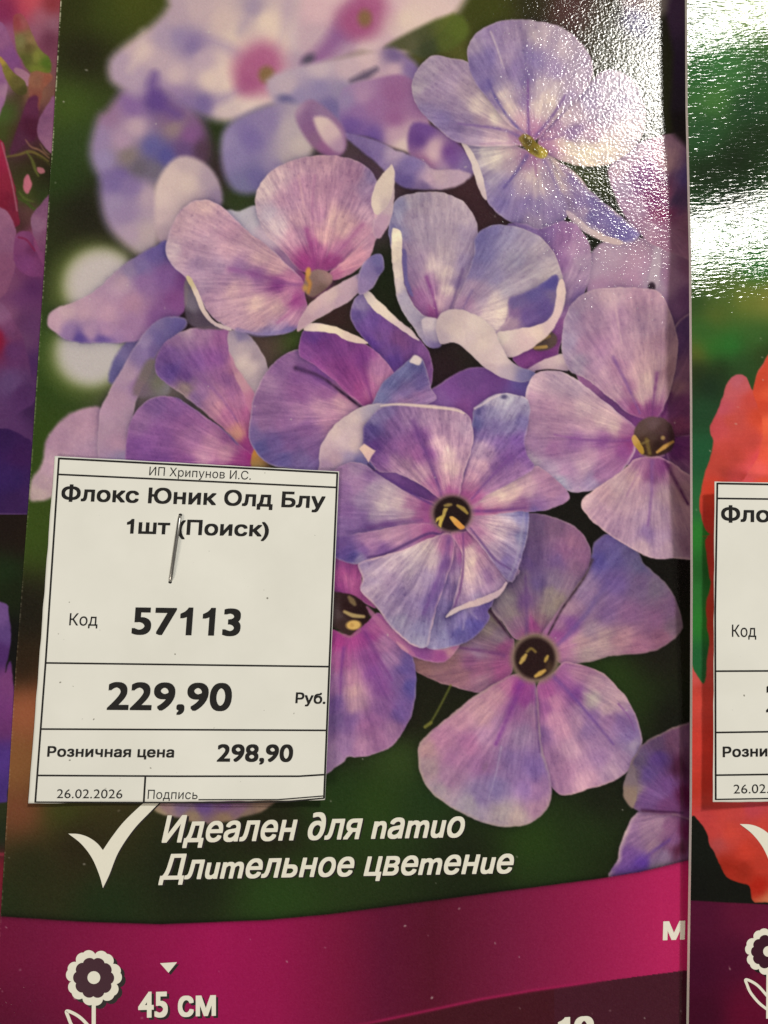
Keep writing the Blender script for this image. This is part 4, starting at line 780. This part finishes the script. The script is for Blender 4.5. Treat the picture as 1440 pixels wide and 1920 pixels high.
def np_mesh(name, V, Q, colours=None, smooth=True):
    """mesh from numpy quads"""
    me = bpy.data.meshes.new(name)
    me.vertices.add(len(V)); me.vertices.foreach_set('co', np.ascontiguousarray(V, np.float32).ravel())
    n = len(Q); k = Q.shape[1]
    me.loops.add(n * k); me.loops.foreach_set('vertex_index', np.ascontiguousarray(Q, np.int32).ravel())
    me.polygons.add(n); me.polygons.foreach_set('loop_start', np.arange(0, n * k, k, dtype=np.int32))
    me.update(calc_edges=True)
    if smooth:
        me.polygons.foreach_set('use_smooth', np.ones(n, bool))
    else:
        me.polygons.foreach_set('use_smooth', np.zeros(n, bool))
    if colours is not None:
        ca = me.color_attributes.new('ink', 'FLOAT_COLOR', 'POINT')
        c4 = np.ones((len(V), 4), np.float32); c4[:, :3] = colours
        ca.data.foreach_set('color', c4.ravel())
    me.validate(); me.update()
    return me


def sheet(parent, canvas, xl, xr, y0, y1, height, mat, names, fine=(0, 1440), step=1.7, edge_wear=0):
    """the printed face: a fine grid whose vertices carry the inks, cut along the outlines of the printed motifs"""
    ys = np.concatenate([np.arange(y0, -12, 9.0), np.arange(-12, 1932, step), np.arange(1932, y1 + 9, 9.0)])
    L = xl(ys); Rr = xr(ys)
    # common column layout: fine where the frame looks, coarse outside it
    ref = 960.0
    a, b = float(xl(np.array([ref]))[0]), float(xr(np.array([ref]))[0])
    f0, f1 = max(a, fine[0] - 15), min(b, fine[1] + 15)
    xs = np.concatenate([np.arange(a, f0, 9.0), np.arange(f0, f1, step), np.arange(f1, b, 9.0), [b]])
    xs = np.unique(xs); s = (xs - a) / (b - a)
    X = L[:, None] * (1 - s) + Rr[:, None] * s
    Y = np.repeat(ys[:, None], len(s), 1)
    H = height(X, Y)
    P = W(X, Y, H).reshape(-1, 3)
    C = canvas.sample(X, Y)
    if edge_wear:
        d = np.abs(X - L[:, None])
        k = np.clip((2.6 - d) / 1.6, 0, 1) * np.clip((vnoise(Y / 2.2, X * 0 + 3) * .6 + vnoise(Y / 23, X * 0 + 8) * .5 - .5) * 4, .08, 1)
        k = k * np.interp(ys, [0, 450, 900, 1900], [1, .6, .3, .25])[:, None]
        C = C * (1 - k[..., None]) + np.array([.82, .80, .70]) * k[..., None]
    C = lin(C).reshape(-1, 3)
    ny, nx = X.shape
    idx = np.arange(ny * nx).reshape(ny, nx)
    Q = np.stack([idx[:-1, :-1], idx[1:, :-1], idx[1:, 1:], idx[:-1, 1:]], -1).reshape(-1, 4)
    cx = (X[:-1, :-1] + X[1:, 1:]) / 2; cy = (Y[:-1, :-1] + Y[1:, 1:]) / 2
    I = canvas.ids(cx, cy).ravel()
    for i in np.unique(I):
        q = Q[I == i]
        if len(q) < 60:
            continue
        u, inv = np.unique(q, return_inverse=True)
        nm, lb = names(int(i))
        link(nm, np_mesh(nm, P[u], inv.reshape(q.shape), C[u]), mat, parent, lb)


def card_body(parent, xl, xr, y0, y1, height, thick, name='card_edge'):
    """the board under the print: underside and four cut edges; its top lies just under the printed face"""
    ys = np.linspace(y0, y1, 150); s = np.linspace(0, 1, 60)
    L = xl(ys); Rr = xr(ys)
    X = L[:, None] * (1 - s) + Rr[:, None] * s
    Y = np.repeat(ys[:, None], len(s), 1)
    H = height(X, Y)
    T = W(X, Y, H); T[..., 2] -= .02 * MM
    rgh = .00003 * (vnoise(Y / 7, X * 0 + 2) - .5)
    T[:, 0, 0] += rgh[:, 0]
    B = W(X, Y, H).copy(); B[..., 2] -= thick
    ny, nx = X.shape
    idx = np.arange(ny * nx).reshape(ny, nx); off = ny * nx
    top = np.stack([idx[:-1, :-1], idx[1:, :-1], idx[1:, 1:], idx[:-1, 1:]], -1).reshape(-1, 4)
    bot = top[:, ::-1] + off
    def wall(e):
        return np.stack([e[:-1], e[1:], e[1:] + off, e[:-1] + off], -1)
    walls = [wall(idx[::-1, 0]), wall(idx[:, -1]), wall(idx[0, :]), wall(idx[-1, ::-1])]
    Q = np.vstack([top, bot] + walls)
    me = np_mesh(name, np.vstack([T.reshape(-1, 3), B.reshape(-1, 3)]), Q, None, False)
    return link(name, me, MAT_BOARD, parent)


def ribbon(name, path, wd, hf, mat, parent, lift, closed=False, n=70, curve=False):
    """a printed line of width wd (pixels) along the path, laid on the surface hf"""
    P = pts(path) if isinstance(path, str) else np.asarray(path, float)
    if curve:
        P = spline(P.astype(np.float32), 8, closed)
        if closed:
            P = np.vstack([P, P[:1]])
    else:
        out = []
        for a, b in zip(P[:-1], P[1:]):
            out += [a + (b - a) * k / n for k in range(n)]
        P = np.array(out + [P[-1]])
    d = np.gradient(P, axis=0); d /= np.linalg.norm(d, axis=1)[:, None] + 1e-9
    N = np.stack([-d[:, 1], d[:, 0]], -1) * wd / 2
    A = P + N; B = P - N
    V = np.vstack([A, B]); m = len(P)
    co = W(V[:, 0], V[:, 1], hf(V[:, 0], V[:, 1]) + lift)
    i = np.arange(m - 1)
    Q = np.stack([i, i + 1, i + 1 + m, i + m], -1)
    return co, Q


def flat(name, parts, mat, parent, label=None):
    Vs = []; Qs = []; o = 0
    for co, Q in parts:
        Vs.append(co); Qs.append(Q + o); o += len(co)
    V = np.vstack(Vs); Q = np.vstack(Qs)
    # faces look up
    a = V[Q[:, 0]]; b = V[Q[:, 1]]; c = V[Q[:, 2]]
    nz = np.cross(b - a, c - a)[:, 2]
    Q[nz < 0] = Q[nz < 0][:, ::-1]
    return link(name, np_mesh(name, V, Q), mat, parent, label)


def shape(name, P, hf, mat, parent, lift, label=None):
    """a filled printed outline"""
    import bmesh
    bm = bmesh.new()
    co = W(P[:, 0], P[:, 1], hf(P[:, 0], P[:, 1]) + lift)
    vs = [bm.verts.new(c) for c in co]
    f = bm.faces.new(vs)
    f.normal_update()
    if f.normal.z < 0:
        f.normal_flip()
    bmesh.ops.triangulate(bm, faces=[f])
    me = bpy.data.meshes.new(name); bm.to_mesh(me); bm.free()
    return link(name, me, mat, parent, label)


def text(name, body, p0, p1, cap, up, hf, mat, parent, lift, bold=0.0, shear=0.0, label=None, xs=0.0, scale_to=True, dx=0, dy=0):
    """lettering: the glyphs' outlines laid on the surface; ink runs from p0 to p1 on the base line"""
    cu = bpy.data.curves.new(name, 'FONT'); cu.body = body; cu.shear = shear
    cu.space_character = 1.0 + xs
    cu.resolution_u = 5
    ob = bpy.data.objects.new('tmp', cu); COL.objects.link(ob)
    bpy.context.view_layer.update()
    dg = bpy.context.evaluated_depsgraph_get()
    cv = ob.to_curve(dg)
    loops = []
    for sp in cv.splines:
        L = []
        bp_ = sp.bezier_points
        if len(bp_):
            m_ = len(bp_)
            for a_ in range(m_):
                p_, q_ = bp_[a_], bp_[(a_ + 1) % m_]
                straight = (p_.handle_right - p_.co).length < 1e-5 and (q_.handle_left - q_.co).length < 1e-5
                if straight:
                    L.append((p_.co.x, p_.co.y))
                else:
                    L += [(c_.x, c_.y) for c_ in interpolate_bezier(p_.co, p_.handle_right, q_.handle_left, q_.co, 7)[:-1]]
        else:
            L = [(c_.co.x, c_.co.y) for c_ in sp.points]
        L = [c_ for k_, c_ in enumerate(L) if math.dist(c_, L[k_ - 1]) > 1e-4]
        if len(L) > 2:
            loops.append(L)
    # glyph by glyph: outlines whose boxes overlap are filled together by the winding rule
    boxes = [(min(c_[0] for c_ in L), max(c_[0] for c_ in L)) for L in loops]
    order = sorted(range(len(loops)), key=lambda k_: boxes[k_][0])
    groups = []
    for k_ in order:
        if groups and boxes[k_][0] < groups[-1][1] - 1e-4:
            groups[-1][0].append(k_); groups[-1][1] = max(groups[-1][1], boxes[k_][1])
        else:
            groups.append([[k_], boxes[k_][1]])
    cl = []; polys = []
    chars = body.replace(' ', '')
    if '1' in chars and shear == 0 and len(groups) == len(chars):
        for (g_, _r0), ch in zip(groups, chars):      # a numeral one with the flag of the label's typeface
            if ch == '1':
                xr = max(boxes[k_][1] for k_ in g_) + .045
                loops[g_[0]] = [(xr, 0), (xr, .70), (xr - .055, .70), (xr - .085, .645), (xr - .14, .585), (xr - .235, .53), (xr - .235, .45), (xr - .16, .475), (xr - .085, .525), (xr - .085, 0)]
                del g_[1:]
    for g_, _ in groups:
        vs = []; ed_ = []
        for k_ in g_:
            o_ = len(vs); vs += [Vector(c_) for c_ in loops[k_]]; m_ = len(loops[k_])
            ed_ += [(o_ + a_, o_ + (a_ + 1) % m_) for a_ in range(m_)]
        ov, _e, of, *_r = delaunay_2d_cdt(vs, ed_, [], 0, 1e-5)
        o_ = len(cl); cl += [(c_.x, c_.y) for c_ in ov]
        for f_ in of:
            mx_ = sum(ov[a_].x for a_ in f_) / len(f_); my_ = sum(ov[a_].y for a_ in f_) / len(f_)
            wn_ = 0
            for k_ in g_:
                L = loops[k_]
                for a_ in range(len(L)):
                    (ax_, ay_), (bx_, by_) = L[a_ - 1], L[a_]
                    if (ay_ > my_) != (by_ > my_) and mx_ < (bx_ - ax_) * (my_ - ay_) / (by_ - ay_) + ax_:
                        wn_ += 1 if by_ > ay_ else -1
            if wn_ != 0:
                polys.append(tuple(o_ + a_ for a_ in f_))
    co = np.array([(a_, b_, 0) for a_, b_ in cl], np.float32)
    n = len(co)
    ob.to_curve_clear()
    x0, x1 = co[:, 0].min(), co[:, 0].max()
    capu = .70 + 2 * bold
    Vall = []; Pall = []
    ring = [(0, 0)]
    if bold > .001:
        ring += [(1, 1), (-1, 1), (-1, -1), (1, -1), (1, 0), (-1, 0), (0, 1), (0, -1)]
        ring = [(a_ * .92, b_ * .8) for a_, b_ in ring]
    for j, (ox, oy) in enumerate(ring):
        u = (co[:, 0] + ox * bold - x0 + bold) / (x1 - x0 + 2 * bold)
        v = (co[:, 1] + oy * bold + bold) / capu * cap
        upv = np.array(up, float); upv /= np.linalg.norm(upv)
        X = p0[0] + (p1[0] - p0[0]) * u + upv[0] * v + dx
        Y = p0[1] + (p1[1] - p0[1]) * u + upv[1] * v + dy
        Vall.append(W(X, Y, hf(X, Y) + lift + j * .0012 * MM))
        Pall += [tuple(q + j * n for q in p) for p in polys]
    me = bpy.data.meshes.new(name)
    me.from_pydata(np.vstack(Vall).tolist(), [], Pall); me.update()
    nz = sum(p.normal.z for p in me.polygons)
    if nz < 0:
        me.flip_normals()
    bpy.data.objects.remove(ob); bpy.data.curves.remove(cu)
    o = link(name, me, mat, parent, label)
    return o


def interp(xp, fp):
    xp = np.array(xp, float); fp = np.array(fp, float)
    def f(y):
        y = np.asarray(y, float)
        r = np.interp(y, xp, fp)
        r = np.where(y > xp[-1], fp[-1] + (y - xp[-1]) * (fp[-1] - fp[-2]) / (xp[-1] - xp[-2]), r)
        return np.where(y < xp[0], fp[0] + (y - xp[0]) * (fp[1] - fp[0]) / (xp[1] - xp[0]), r)
    return f


# ------------------------------------------------------------------ heights of the surfaces (metres)
def h_left(x, y):
    return 1.0 * MM + 0 * x


def h_main(x, y):
    return (2.0 + .10 * np.sin(x / 330 + 1) + .08 * np.sin(y / 420 + .4)) * MM


_sy = np.array([-300, -110, 0, 50, 110, 200, 300, 350, 385, 415, 450, 480, 560, 900, 1200, 1600, 2100], float)
_ss = np.array([1.0, 1.0, .8, 1.8, 5.0, 5.0, 3.8, 1.2, -2.6, -6.0, -6.2, -4.6, -1.6, .2, 0, 0, 0], float)   # slope in degrees along the packet
_yy = np.arange(-300, 2100, 5.0)
_slope = np.tan(np.radians(np.interp(_yy, _sy, _ss)))
_hh = -np.cumsum(_slope) * 5.0 * .0000812
_hh -= np.interp(900, _yy, _hh)


def h_right(x, y):
    x = np.asarray(x, float); y = np.asarray(y, float)
    g = np.interp(y, [-110, 0, 300, 560, 900, 1300, 1650, 2040], [5.6, 5.6, 5.8, 5.8, 4.6, 2.6, 2.0, 1.7])
    out = np.clip((x - 1290) / 700, 0, 1)
    cv = np.clip(x - 1290, 0, 190)
    cv = cv ** 2 / 150 / 2 * .0000812 * math.tan(R(2.4)) + np.clip(x - 1480, 0, 60) * 0
    return (2.0 + g * (1 - .25 * out)) * MM + np.interp(y + .22 * np.clip(x - 1380, -90, 150), _yy, _hh) + cv


# ------------------------------------------------------------------ shelf board under the packets
sb = []
c0 = W(-900, -500, 0.0); c1 = W(2400, 2300, 0.0)
import bmesh
bm = bmesh.new()
bmesh.ops.create_cube(bm, size=1)
for v in bm.verts:
    v.co.x = c0[0] if v.co.x < 0 else c1[0]
    v.co.y = c1[1] if v.co.y < 0 else c0[1]
    v.co.z = -.012 if v.co.z < 0 else 0
bmesh.ops.bevel(bm, geom=bm.edges[:], offset=.0015, segments=2, affect='EDGES')
me = bpy.data.meshes.new('shelf_board'); bm.to_mesh(me); bm.free()
o = link('shelf_board', me, MAT_SHELF); o['kind'] = 'structure'

# ------------------------------------------------------------------ left packet
lx0 = interp([-110, 2040], [-410, -410]); lx1 = interp([-110, 2040], [140, 90])
t = thing('flower_packet', 'pink and violet flower packet peeping out under the left edge of the lilac phlox packet', 'seed packet', tuple(W(-150, 960, 0)), 'printed flower packets side by side')
sheet(t, LFT, lx0, lx1, -110, 2030, h_left, MAT_LEFT, lambda i: ('printed_petals', LFL[i]) if i in LFL else ('printed_picture', None))
card_body(t, lx0, lx1, -110, 2030, h_left, .98 * MM)

# ------------------------------------------------------------------ middle packet
mx0 = interp([0, 240, 480, 920, 1256, 1705, 2000], [113.5, 100, 84.5, 55, 29, 2, -18]); mx1 = interp([-110, 2040], [1332, 1332])
t = thing('flower_packet', 'lilac phlox packet in the middle with a stapled price label and a magenta band', 'seed packet', tuple(W(650, 960, 0)), 'printed flower packets side by side')
PACK = t


def mname(i):
    if i in FL:
        return 'printed_flower', FL[i]
    if i == BAND:
        return 'printed_band', 'magenta band with soft dark folds printed across the foot'
    if i == BAND + 1:
        return 'printed_band', 'dark maroon wedge printed at the lower right'
    return 'printed_picture', None


sheet(t, M, mx0, mx1, -110, 2030, h_main, MAT_MAIN, mname, edge_wear=1)
card_body(t, mx0, mx1, -110, 2030, h_main, .75 * MM)
K = .02 * MM
up_i = (.03, -1)
for body, p0, p1, cap in (('Идеален ∂ля nаmuо', (303, 1580.5), (871, 1570), 50), ('Длumельное цвеmенuе', (297, 1650), (963, 1637.5), 47)):
    text('lettering_outline', body, p0, p1, cap, up_i, h_main, MAT_SHADE, t, .010 * MM, bold=.045, shear=.22, dx=1.5, dy=2, xs=.02)
    text('lettering', body, p0, p1, cap, up_i, h_main, MAT_INKW, t, K, bold=.022, shear=.22, xs=.02)
for lift, mt, dx, dy, nm, bd in ((.010 * MM, MAT_SHADE, 4, 4, 'lettering_outline', .035), (K, MAT_INKW, 0, 0, 'lettering', .03)):
    text(nm, '45 см', (259, 1909), (405, 1905), 50, (0, -1), h_main, mt, t, lift, bold=bd, dx=dx, dy=dy)
text('lettering', 'М', (1242.5, 1763.5), (1284, 1762), 35, (.03, -1), h_main, MAT_INKW, t, K, bold=.045)
text('lettering', '10', (1046, 1947), (1114, 1942), 39, (.0, -1), h_main, MAT_INKW, t, K, bold=.045)


def check_mark(dx, dy, hf, parent, sc=1.0):
    a = spline(pts('128,1563 148,1564 166,1570 182,1581 193,1594'), 5, False)
    b = spline(pts('193,1594 210,1569 232,1541 262,1512 280,1498'), 6, False)
    c = spline(pts('306,1498 280,1524 250,1556 222,1598 205,1640 193,1665'), 6, False)
    d = spline(pts('193,1665 186,1640 172,1608 152,1582 128,1563'), 5, False)
    P = np.vstack([a[:-1], b[:-1], c[:-1], d[:-1]])
    P = P + np.array([dx, dy])
    shape('check_mark_outline', P + np.array([1.8, 2.2]), hf, MAT_SHADE, parent, .010 * MM)
    shape('check_mark', P, hf, MAT_INKW, parent, K)


check_mark(0, 0, h_main, t)


def scallop(cx, cy, r, lobes, depth, ph, sub=.0):
    th = np.linspace(0, 2 * math.pi, 220, endpoint=False)
    u = (th + ph) * lobes / (2 * math.pi)
    f = np.abs(np.sin(math.pi * u)) ** .55
    g = np.abs(np.sin(math.pi * u * 2)) ** .6
    rr = r * (1 - depth + depth * f * (1 - sub) + depth * sub * g)
    return np.stack([cx + rr * np.cos(th), cy + rr * np.sin(th)], -1)


def flower_icon(cx, cy, hf, parent, s=1.0):
    so = scallop(cx, cy, 53.5 * s, 7, .20, .62, .30)
    stem = np.array([[cx - 4, cy + 46 * s], [cx + 3.6, cy + 46 * s], [cx + 3.4, cy + 150 * s], [cx - 4.4, cy + 150 * s]])
    shape('icon_outline', so + np.array([7, 6]), hf, MAT_SHADE, parent, .010 * MM)
    shape('flower_icon', so, hf, MAT_INKW, parent, K, 'cream scalloped flower pictogram')
    shape('icon_stem', stem, hf, MAT_INKW, parent, K * .9)
    shape('icon_ring', scallop(cx - .5, cy + .5, 38.5 * s, 10, .13, .3, .0), hf, MAT_INKD, parent, K * 1.5)
    th = np.linspace(0, 2 * math.pi, 40, endpoint=False)
    shape('icon_eye', np.stack([cx + 12 * s * np.cos(th), cy + 12 * s * np.sin(th)], -1), hf, MAT_INKW, parent, K * 2)
    leaf = np.array([[cx - 2, cy + 100 * s], [cx - 22 * s, cy + 78 * s], [cx - 38 * s, cy + 67 * s], [cx - 51 * s, cy + 63 * s], [cx - 48 * s, cy + 74 * s], [cx - 40 * s, cy + 92 * s], [cx - 22 * s, cy + 114 * s], [cx - 2, cy + 130 * s]])
    flat('icon_leaf', [ribbon('icon_leaf', leaf, 6.2 * s, hf, None, None, K * 1.2, False, curve=True)], MAT_INKW, parent)


flower_icon(176, 1833, h_main, t)
tri = pts('300,1806 332,1804 316,1824')
shape('triangle_outline', tri + np.array([4, 4]), h_main, MAT_SHADE, t, .010 * MM)
shape('triangle_mark', tri, h_main, MAT_INKW, t, K)

# ------------------------------------------------------------------ right packet
rx0 = interp([-110, 0, 200, 480, 760, 1080, 1500, 1920, 2040], [1288, 1288.5, 1289.5, 1296, 1298, 1299, 1297.5, 1291.5, 1290]); rx1 = interp([-110, 2040], [1990, 1990])
t = thing('flower_packet', 'green packet with coral red bloom overlapping from the right, its white cut edge showing', 'seed packet', tuple(W(1640, 960, 0)), 'printed flower packets side by side')
sheet(t, RGT, rx0, rx1, -110, 2030, h_right, MAT_RIGHT, lambda i: ('printed_band' if i == 32 else 'printed_flower', RFL[i]) if i in RFL else ('printed_picture', None))
card_body(t, rx0, rx1, -110, 2030, h_right, .95 * MM)
flower_icon(1441, 1784, h_right, t, .84)
check_mark(1259, -18, h_right, t)
# the packet's folded foot keeps its raised side off the shelf
RPACK = t


# ------------------------------------------------------------------ price labels
def make_label(tl, tr, br, bl, hf, nm, lab, cat, n=110):
    """paper slip with real thickness, its corners given in picture coordinates"""
    tl, tr, br, bl = [np.array(q, float) for q in (tl, tr, br, bl)]
    s = np.linspace(0, 1, n); r = np.linspace(0, 1, n)
    Sg, Rg = np.meshgrid(s, r)
    XY = (tl * (1 - Sg[..., None]) + tr * Sg[..., None]) * (1 - Rg[..., None]) + (bl * (1 - Sg[..., None]) + br * Sg[..., None]) * Rg[..., None]
    wob = (vnoise(Sg * 31, Rg * 3) - .5) * .9
    XY[-1, :, 1] += wob[-1]; XY[0, :, 1] += wob[0] * .7
    wv = (vnoise(Rg * 23 + 9, Sg) - .5) * .9
    XY[:, 0, 0] += wv[:, 0] * 1.2
    T = W(XY[..., 0], XY[..., 1], hf(XY[..., 0], XY[..., 1]))
    B = T.copy(); B[..., 2] -= .10 * MM
    idx = np.arange(n * n).reshape(n, n); off = n * n
    top = np.stack([idx[:-1, :-1], idx[1:, :-1], idx[1:, 1:], idx[:-1, 1:]], -1).reshape(-1, 4)
    def wall(e):
        return np.stack([e[:-1], e[1:], e[1:] + off, e[:-1] + off], -1)
    Q = np.vstack([top, top[:, ::-1] + off, wall(idx[::-1, 0]), wall(idx[:, -1]), wall(idx[0, :]), wall(idx[-1, ::-1])])
    c = (tl + br) / 2
    th = thing(nm, lab, cat, tuple(W(c[0], c[1], hf(c[0], c[1]))), 'stapled price labels')
    me = np_mesh('paper_slip', np.vstack([T.reshape(-1, 3), B.reshape(-1, 3)]), Q, None, True)
    o = link('paper_slip', me, MAT_PAPER, th)
    return th


def h_label(x, y):
    """the middle label: pinned by its staple, corners lifting a little, lower right most"""
    x = np.asarray(x, float); y = np.asarray(y, float)
    u = np.clip((x - 330) / 280, -1, 1); v = np.clip((y - 1050) / 460, -.5, 1)
    lift = .22 + .3 * u ** 2 + .45 * np.clip(v, 0, 1) ** 2 + .12 * np.sin(x / 47) * np.clip(v, 0, 1) + 1.0 * np.clip(u, 0, 1) * np.clip(v, 0, 1) ** 3
    for ax, ay in ((337.5, 967), (319.5, 1090)):
        lift = lift - .14 * np.exp(-((x - ax) ** 2 + (y - ay) ** 2) / 180.0)
    return h_main(x, y) + lift * MM


def h_label2(x, y):
    x = np.asarray(x, float); y = np.asarray(y, float)
    u = np.clip((1640 - x) / 300, -1, 1)
    return h_right(x, y) + (.35 + 1.9 * np.clip(u, 0, 1) ** 2) * MM


lab = make_label((102.5, 855), (636, 884), (609.5, 1500), (53, 1506.5), h_label, 'price_label',
                 'white paper label with code 57113 and price 229,90 stapled to the lilac phlox packet', 'price label')
bl_, tw = .022 * MM, .018 * MM
kw = dict(hf=h_label, mat=None, parent=None)
LW = 3.6
grid = [ribbon('', [(110, 859.5), (632, 887)], LW, h_label, None, None, bl_), ribbon('', [(109.5, 889.5), (631, 914)], LW - .4, h_label, None, None, bl_),
        ribbon('', [(86, 1243), (618, 1250)], LW - .4, h_label, None, None, bl_), ribbon('', [(76.5, 1367), (613.5, 1369.5)], LW - .4, h_label, None, None, bl_),
        ribbon('', [(69, 1454), (330, 1455.5), (560, 1455.5), (607.5, 1452.5)], LW - .4, h_label, None, None, bl_), ribbon('', [(65, 1504), (270, 1505), (420, 1505), (540, 1503), (608, 1496.5)], 2.6, h_label, None, None, bl_),
        ribbon('', [(372, 1499.5), (520, 1499.5), (606, 1492.5)], 2.2, h_label, None, None, bl_)]
[flat('ruled_line', [g_], MAT_BLACK, lab) for g_ in grid]
grid = [ribbon('', [(110.5, 858), (86, 1235), (66, 1505)], LW, h_label, None, None, tw, n=20), ribbon('', [(632.5, 885.5), (618, 1235), (607.5, 1497)], LW, h_label, None, None, tw, n=20),
        ribbon('', [(272.5, 1456), (269.5, 1504)], LW, h_label, None, None, tw)]
[flat('ruled_line', [g_], MAT_BLACK, lab) for g_ in grid]
ul = (.072, -1)
for body, p0, p1, cap, b, xs in (
        ('ИП Хрипунов И.С.', (279.5, 891), (470, 899.5), 15.5, 0.0, .02),
        ('Флокс Юник Олд Блу', (114, 939), (609, 953.5), 29, .03, .02),
        ('1шт (Поиск)', (236.5, 1000.5), (503.5, 1006.5), 28, .03, .02),
        ('Код', (129.5, 1172.5), (182.5, 1173.5), 22, .004, 0),
        ('57113', (246, 1190), (450, 1193), 53, .028, .03),
        ('229,90', (199.5, 1331.5), (433, 1333.5), 54, .027, .02),
        ('Руб.', (553.5, 1318.7), (610, 1320), 20, .028, 0),
        ('Розничная цена', (88, 1419), (326, 1420.5), 19.5, .03, .03),
        ('298,90', (406, 1428.5), (548.5, 1429), 34, .028, .02),
        ('26.02.2026', (106, 1496.5), (229, 1497), 17, 0.0, .02),
        ('Подпись', (276.5, 1498), (370, 1498.5), 16.5, 0.0, .02)):
    text('printed_text', body, p0, p1, cap, ul, h_label, MAT_BLACK, lab, bl_ * 1.3, bold=b, xs=xs)

for hx, hy in ((338.2, 965.5), (319.0, 1091.5)):
    th_ = np.linspace(0, 2 * math.pi, 16, endpoint=False)
    shape('staple_hole', np.stack([hx + 3.4 * np.cos(th_), hy + 2.8 * np.sin(th_)], -1), h_label, MAT_BLACK, lab, bl_ * .8)

lab2 = make_label((1340, 903), (1874, 912), (1868, 1500), (1337, 1504), h_label2, 'price_label',
                  'white paper price label over the coral bloom, cut off by the right edge', 'price label')
grid = [ribbon('', [(1345, 906.5), (1868, 916)], LW, h_label2, None, None, bl_), ribbon('', [(1344, 934.5), (1868, 941)], LW - .4, h_label2, None, None, bl_),
        ribbon('', [(1342, 1258.5), (1868, 1256)], LW - .4, h_label2, None, None, bl_), ribbon('', [(1342, 1373.5), (1866, 1366)], LW - .4, h_label2, None, None, bl_),
        ribbon('', [(1342, 1453.5), (1864, 1446)], LW - .4, h_label2, None, None, bl_), ribbon('', [(1342, 1499), (1862, 1490)], 2.6, h_label2, None, None, bl_)]
[flat('ruled_line', [g_], MAT_BLACK, lab2) for g_ in grid]
grid = [ribbon('', [(1345, 905), (1341, 1150), (1342, 1500)], LW, h_label2, None, None, tw, n=20), ribbon('', [(1868, 915), (1862, 1492)], LW, h_label2, None, None, tw, n=20)]
[flat('ruled_line', [g_], MAT_BLACK, lab2) for g_ in grid]
ul2 = (.0, -1)
for body, p0, p1, cap, b, xs in (
        ('Флокс', (1352, 978.5), (1496, 980), 29, .03, .02),
        ('Код', (1372.5, 1194), (1418, 1194.5), 22, .004, 0),
        ('229,90', (1436, 1336), (1660, 1334), 54, .027, .02),
        ('Розничная цена', (1355, 1420), (1586, 1416), 19.5, .03, .03),
        ('26.02.2026', (1375.5, 1488), (1498, 1486), 17, 0.0, .02)):
    text('printed_text', body, p0, p1, cap, ul2, h_label2, MAT_BLACK, lab2, bl_ * 1.3, bold=b, xs=xs)

# ------------------------------------------------------------------ the staple
def staple():
    a = np.array([337.5, 967.0]); b = np.array([319.5, 1090.0])
    r = .27 * MM
    P = []
    for s_, dz in ((0, -.30), (.004, -.05), (.02, .22), (.05, .38), (.3, .46), (.6, .45), (.93, .36), (.975, .2), (.994, -.05), (1, -.30)):
        q = a + (b - a) * s_
        P.append(W(q[0], q[1], float(h_label(q[0], q[1])) + dz * MM))
    P = np.array(P)
    d = np.gradient(P, axis=0); d /= np.linalg.norm(d, axis=1)[:, None]
    side = np.cross(d, [0, 0, 1.0]); ax = np.cross(P[-1] - P[0], [0, 0, 1]); ax /= np.linalg.norm(ax)
    V = []; k = 12
    for i in range(len(P)):
        up_ = np.cross(ax, d[i])
        for j in range(k):
            t_ = 2 * math.pi * j / k
            V.append(P[i] + r * (math.cos(t_) * ax + .75 * math.sin(t_) * up_))
    Q = []
    for i in range(len(P) - 1):
        for j in range(k):
            Q.append([i * k + j, i * k + (j + 1) % k, (i + 1) * k + (j + 1) % k, (i + 1) * k + j])
    me = np_mesh('staple', np.array(V), np.array(Q))
    o = link('staple', me, MAT_STEEL)
    o['label'] = 'grey wire staple pinning the paper price label beside the word in brackets'; o['category'] = 'staple'


staple()
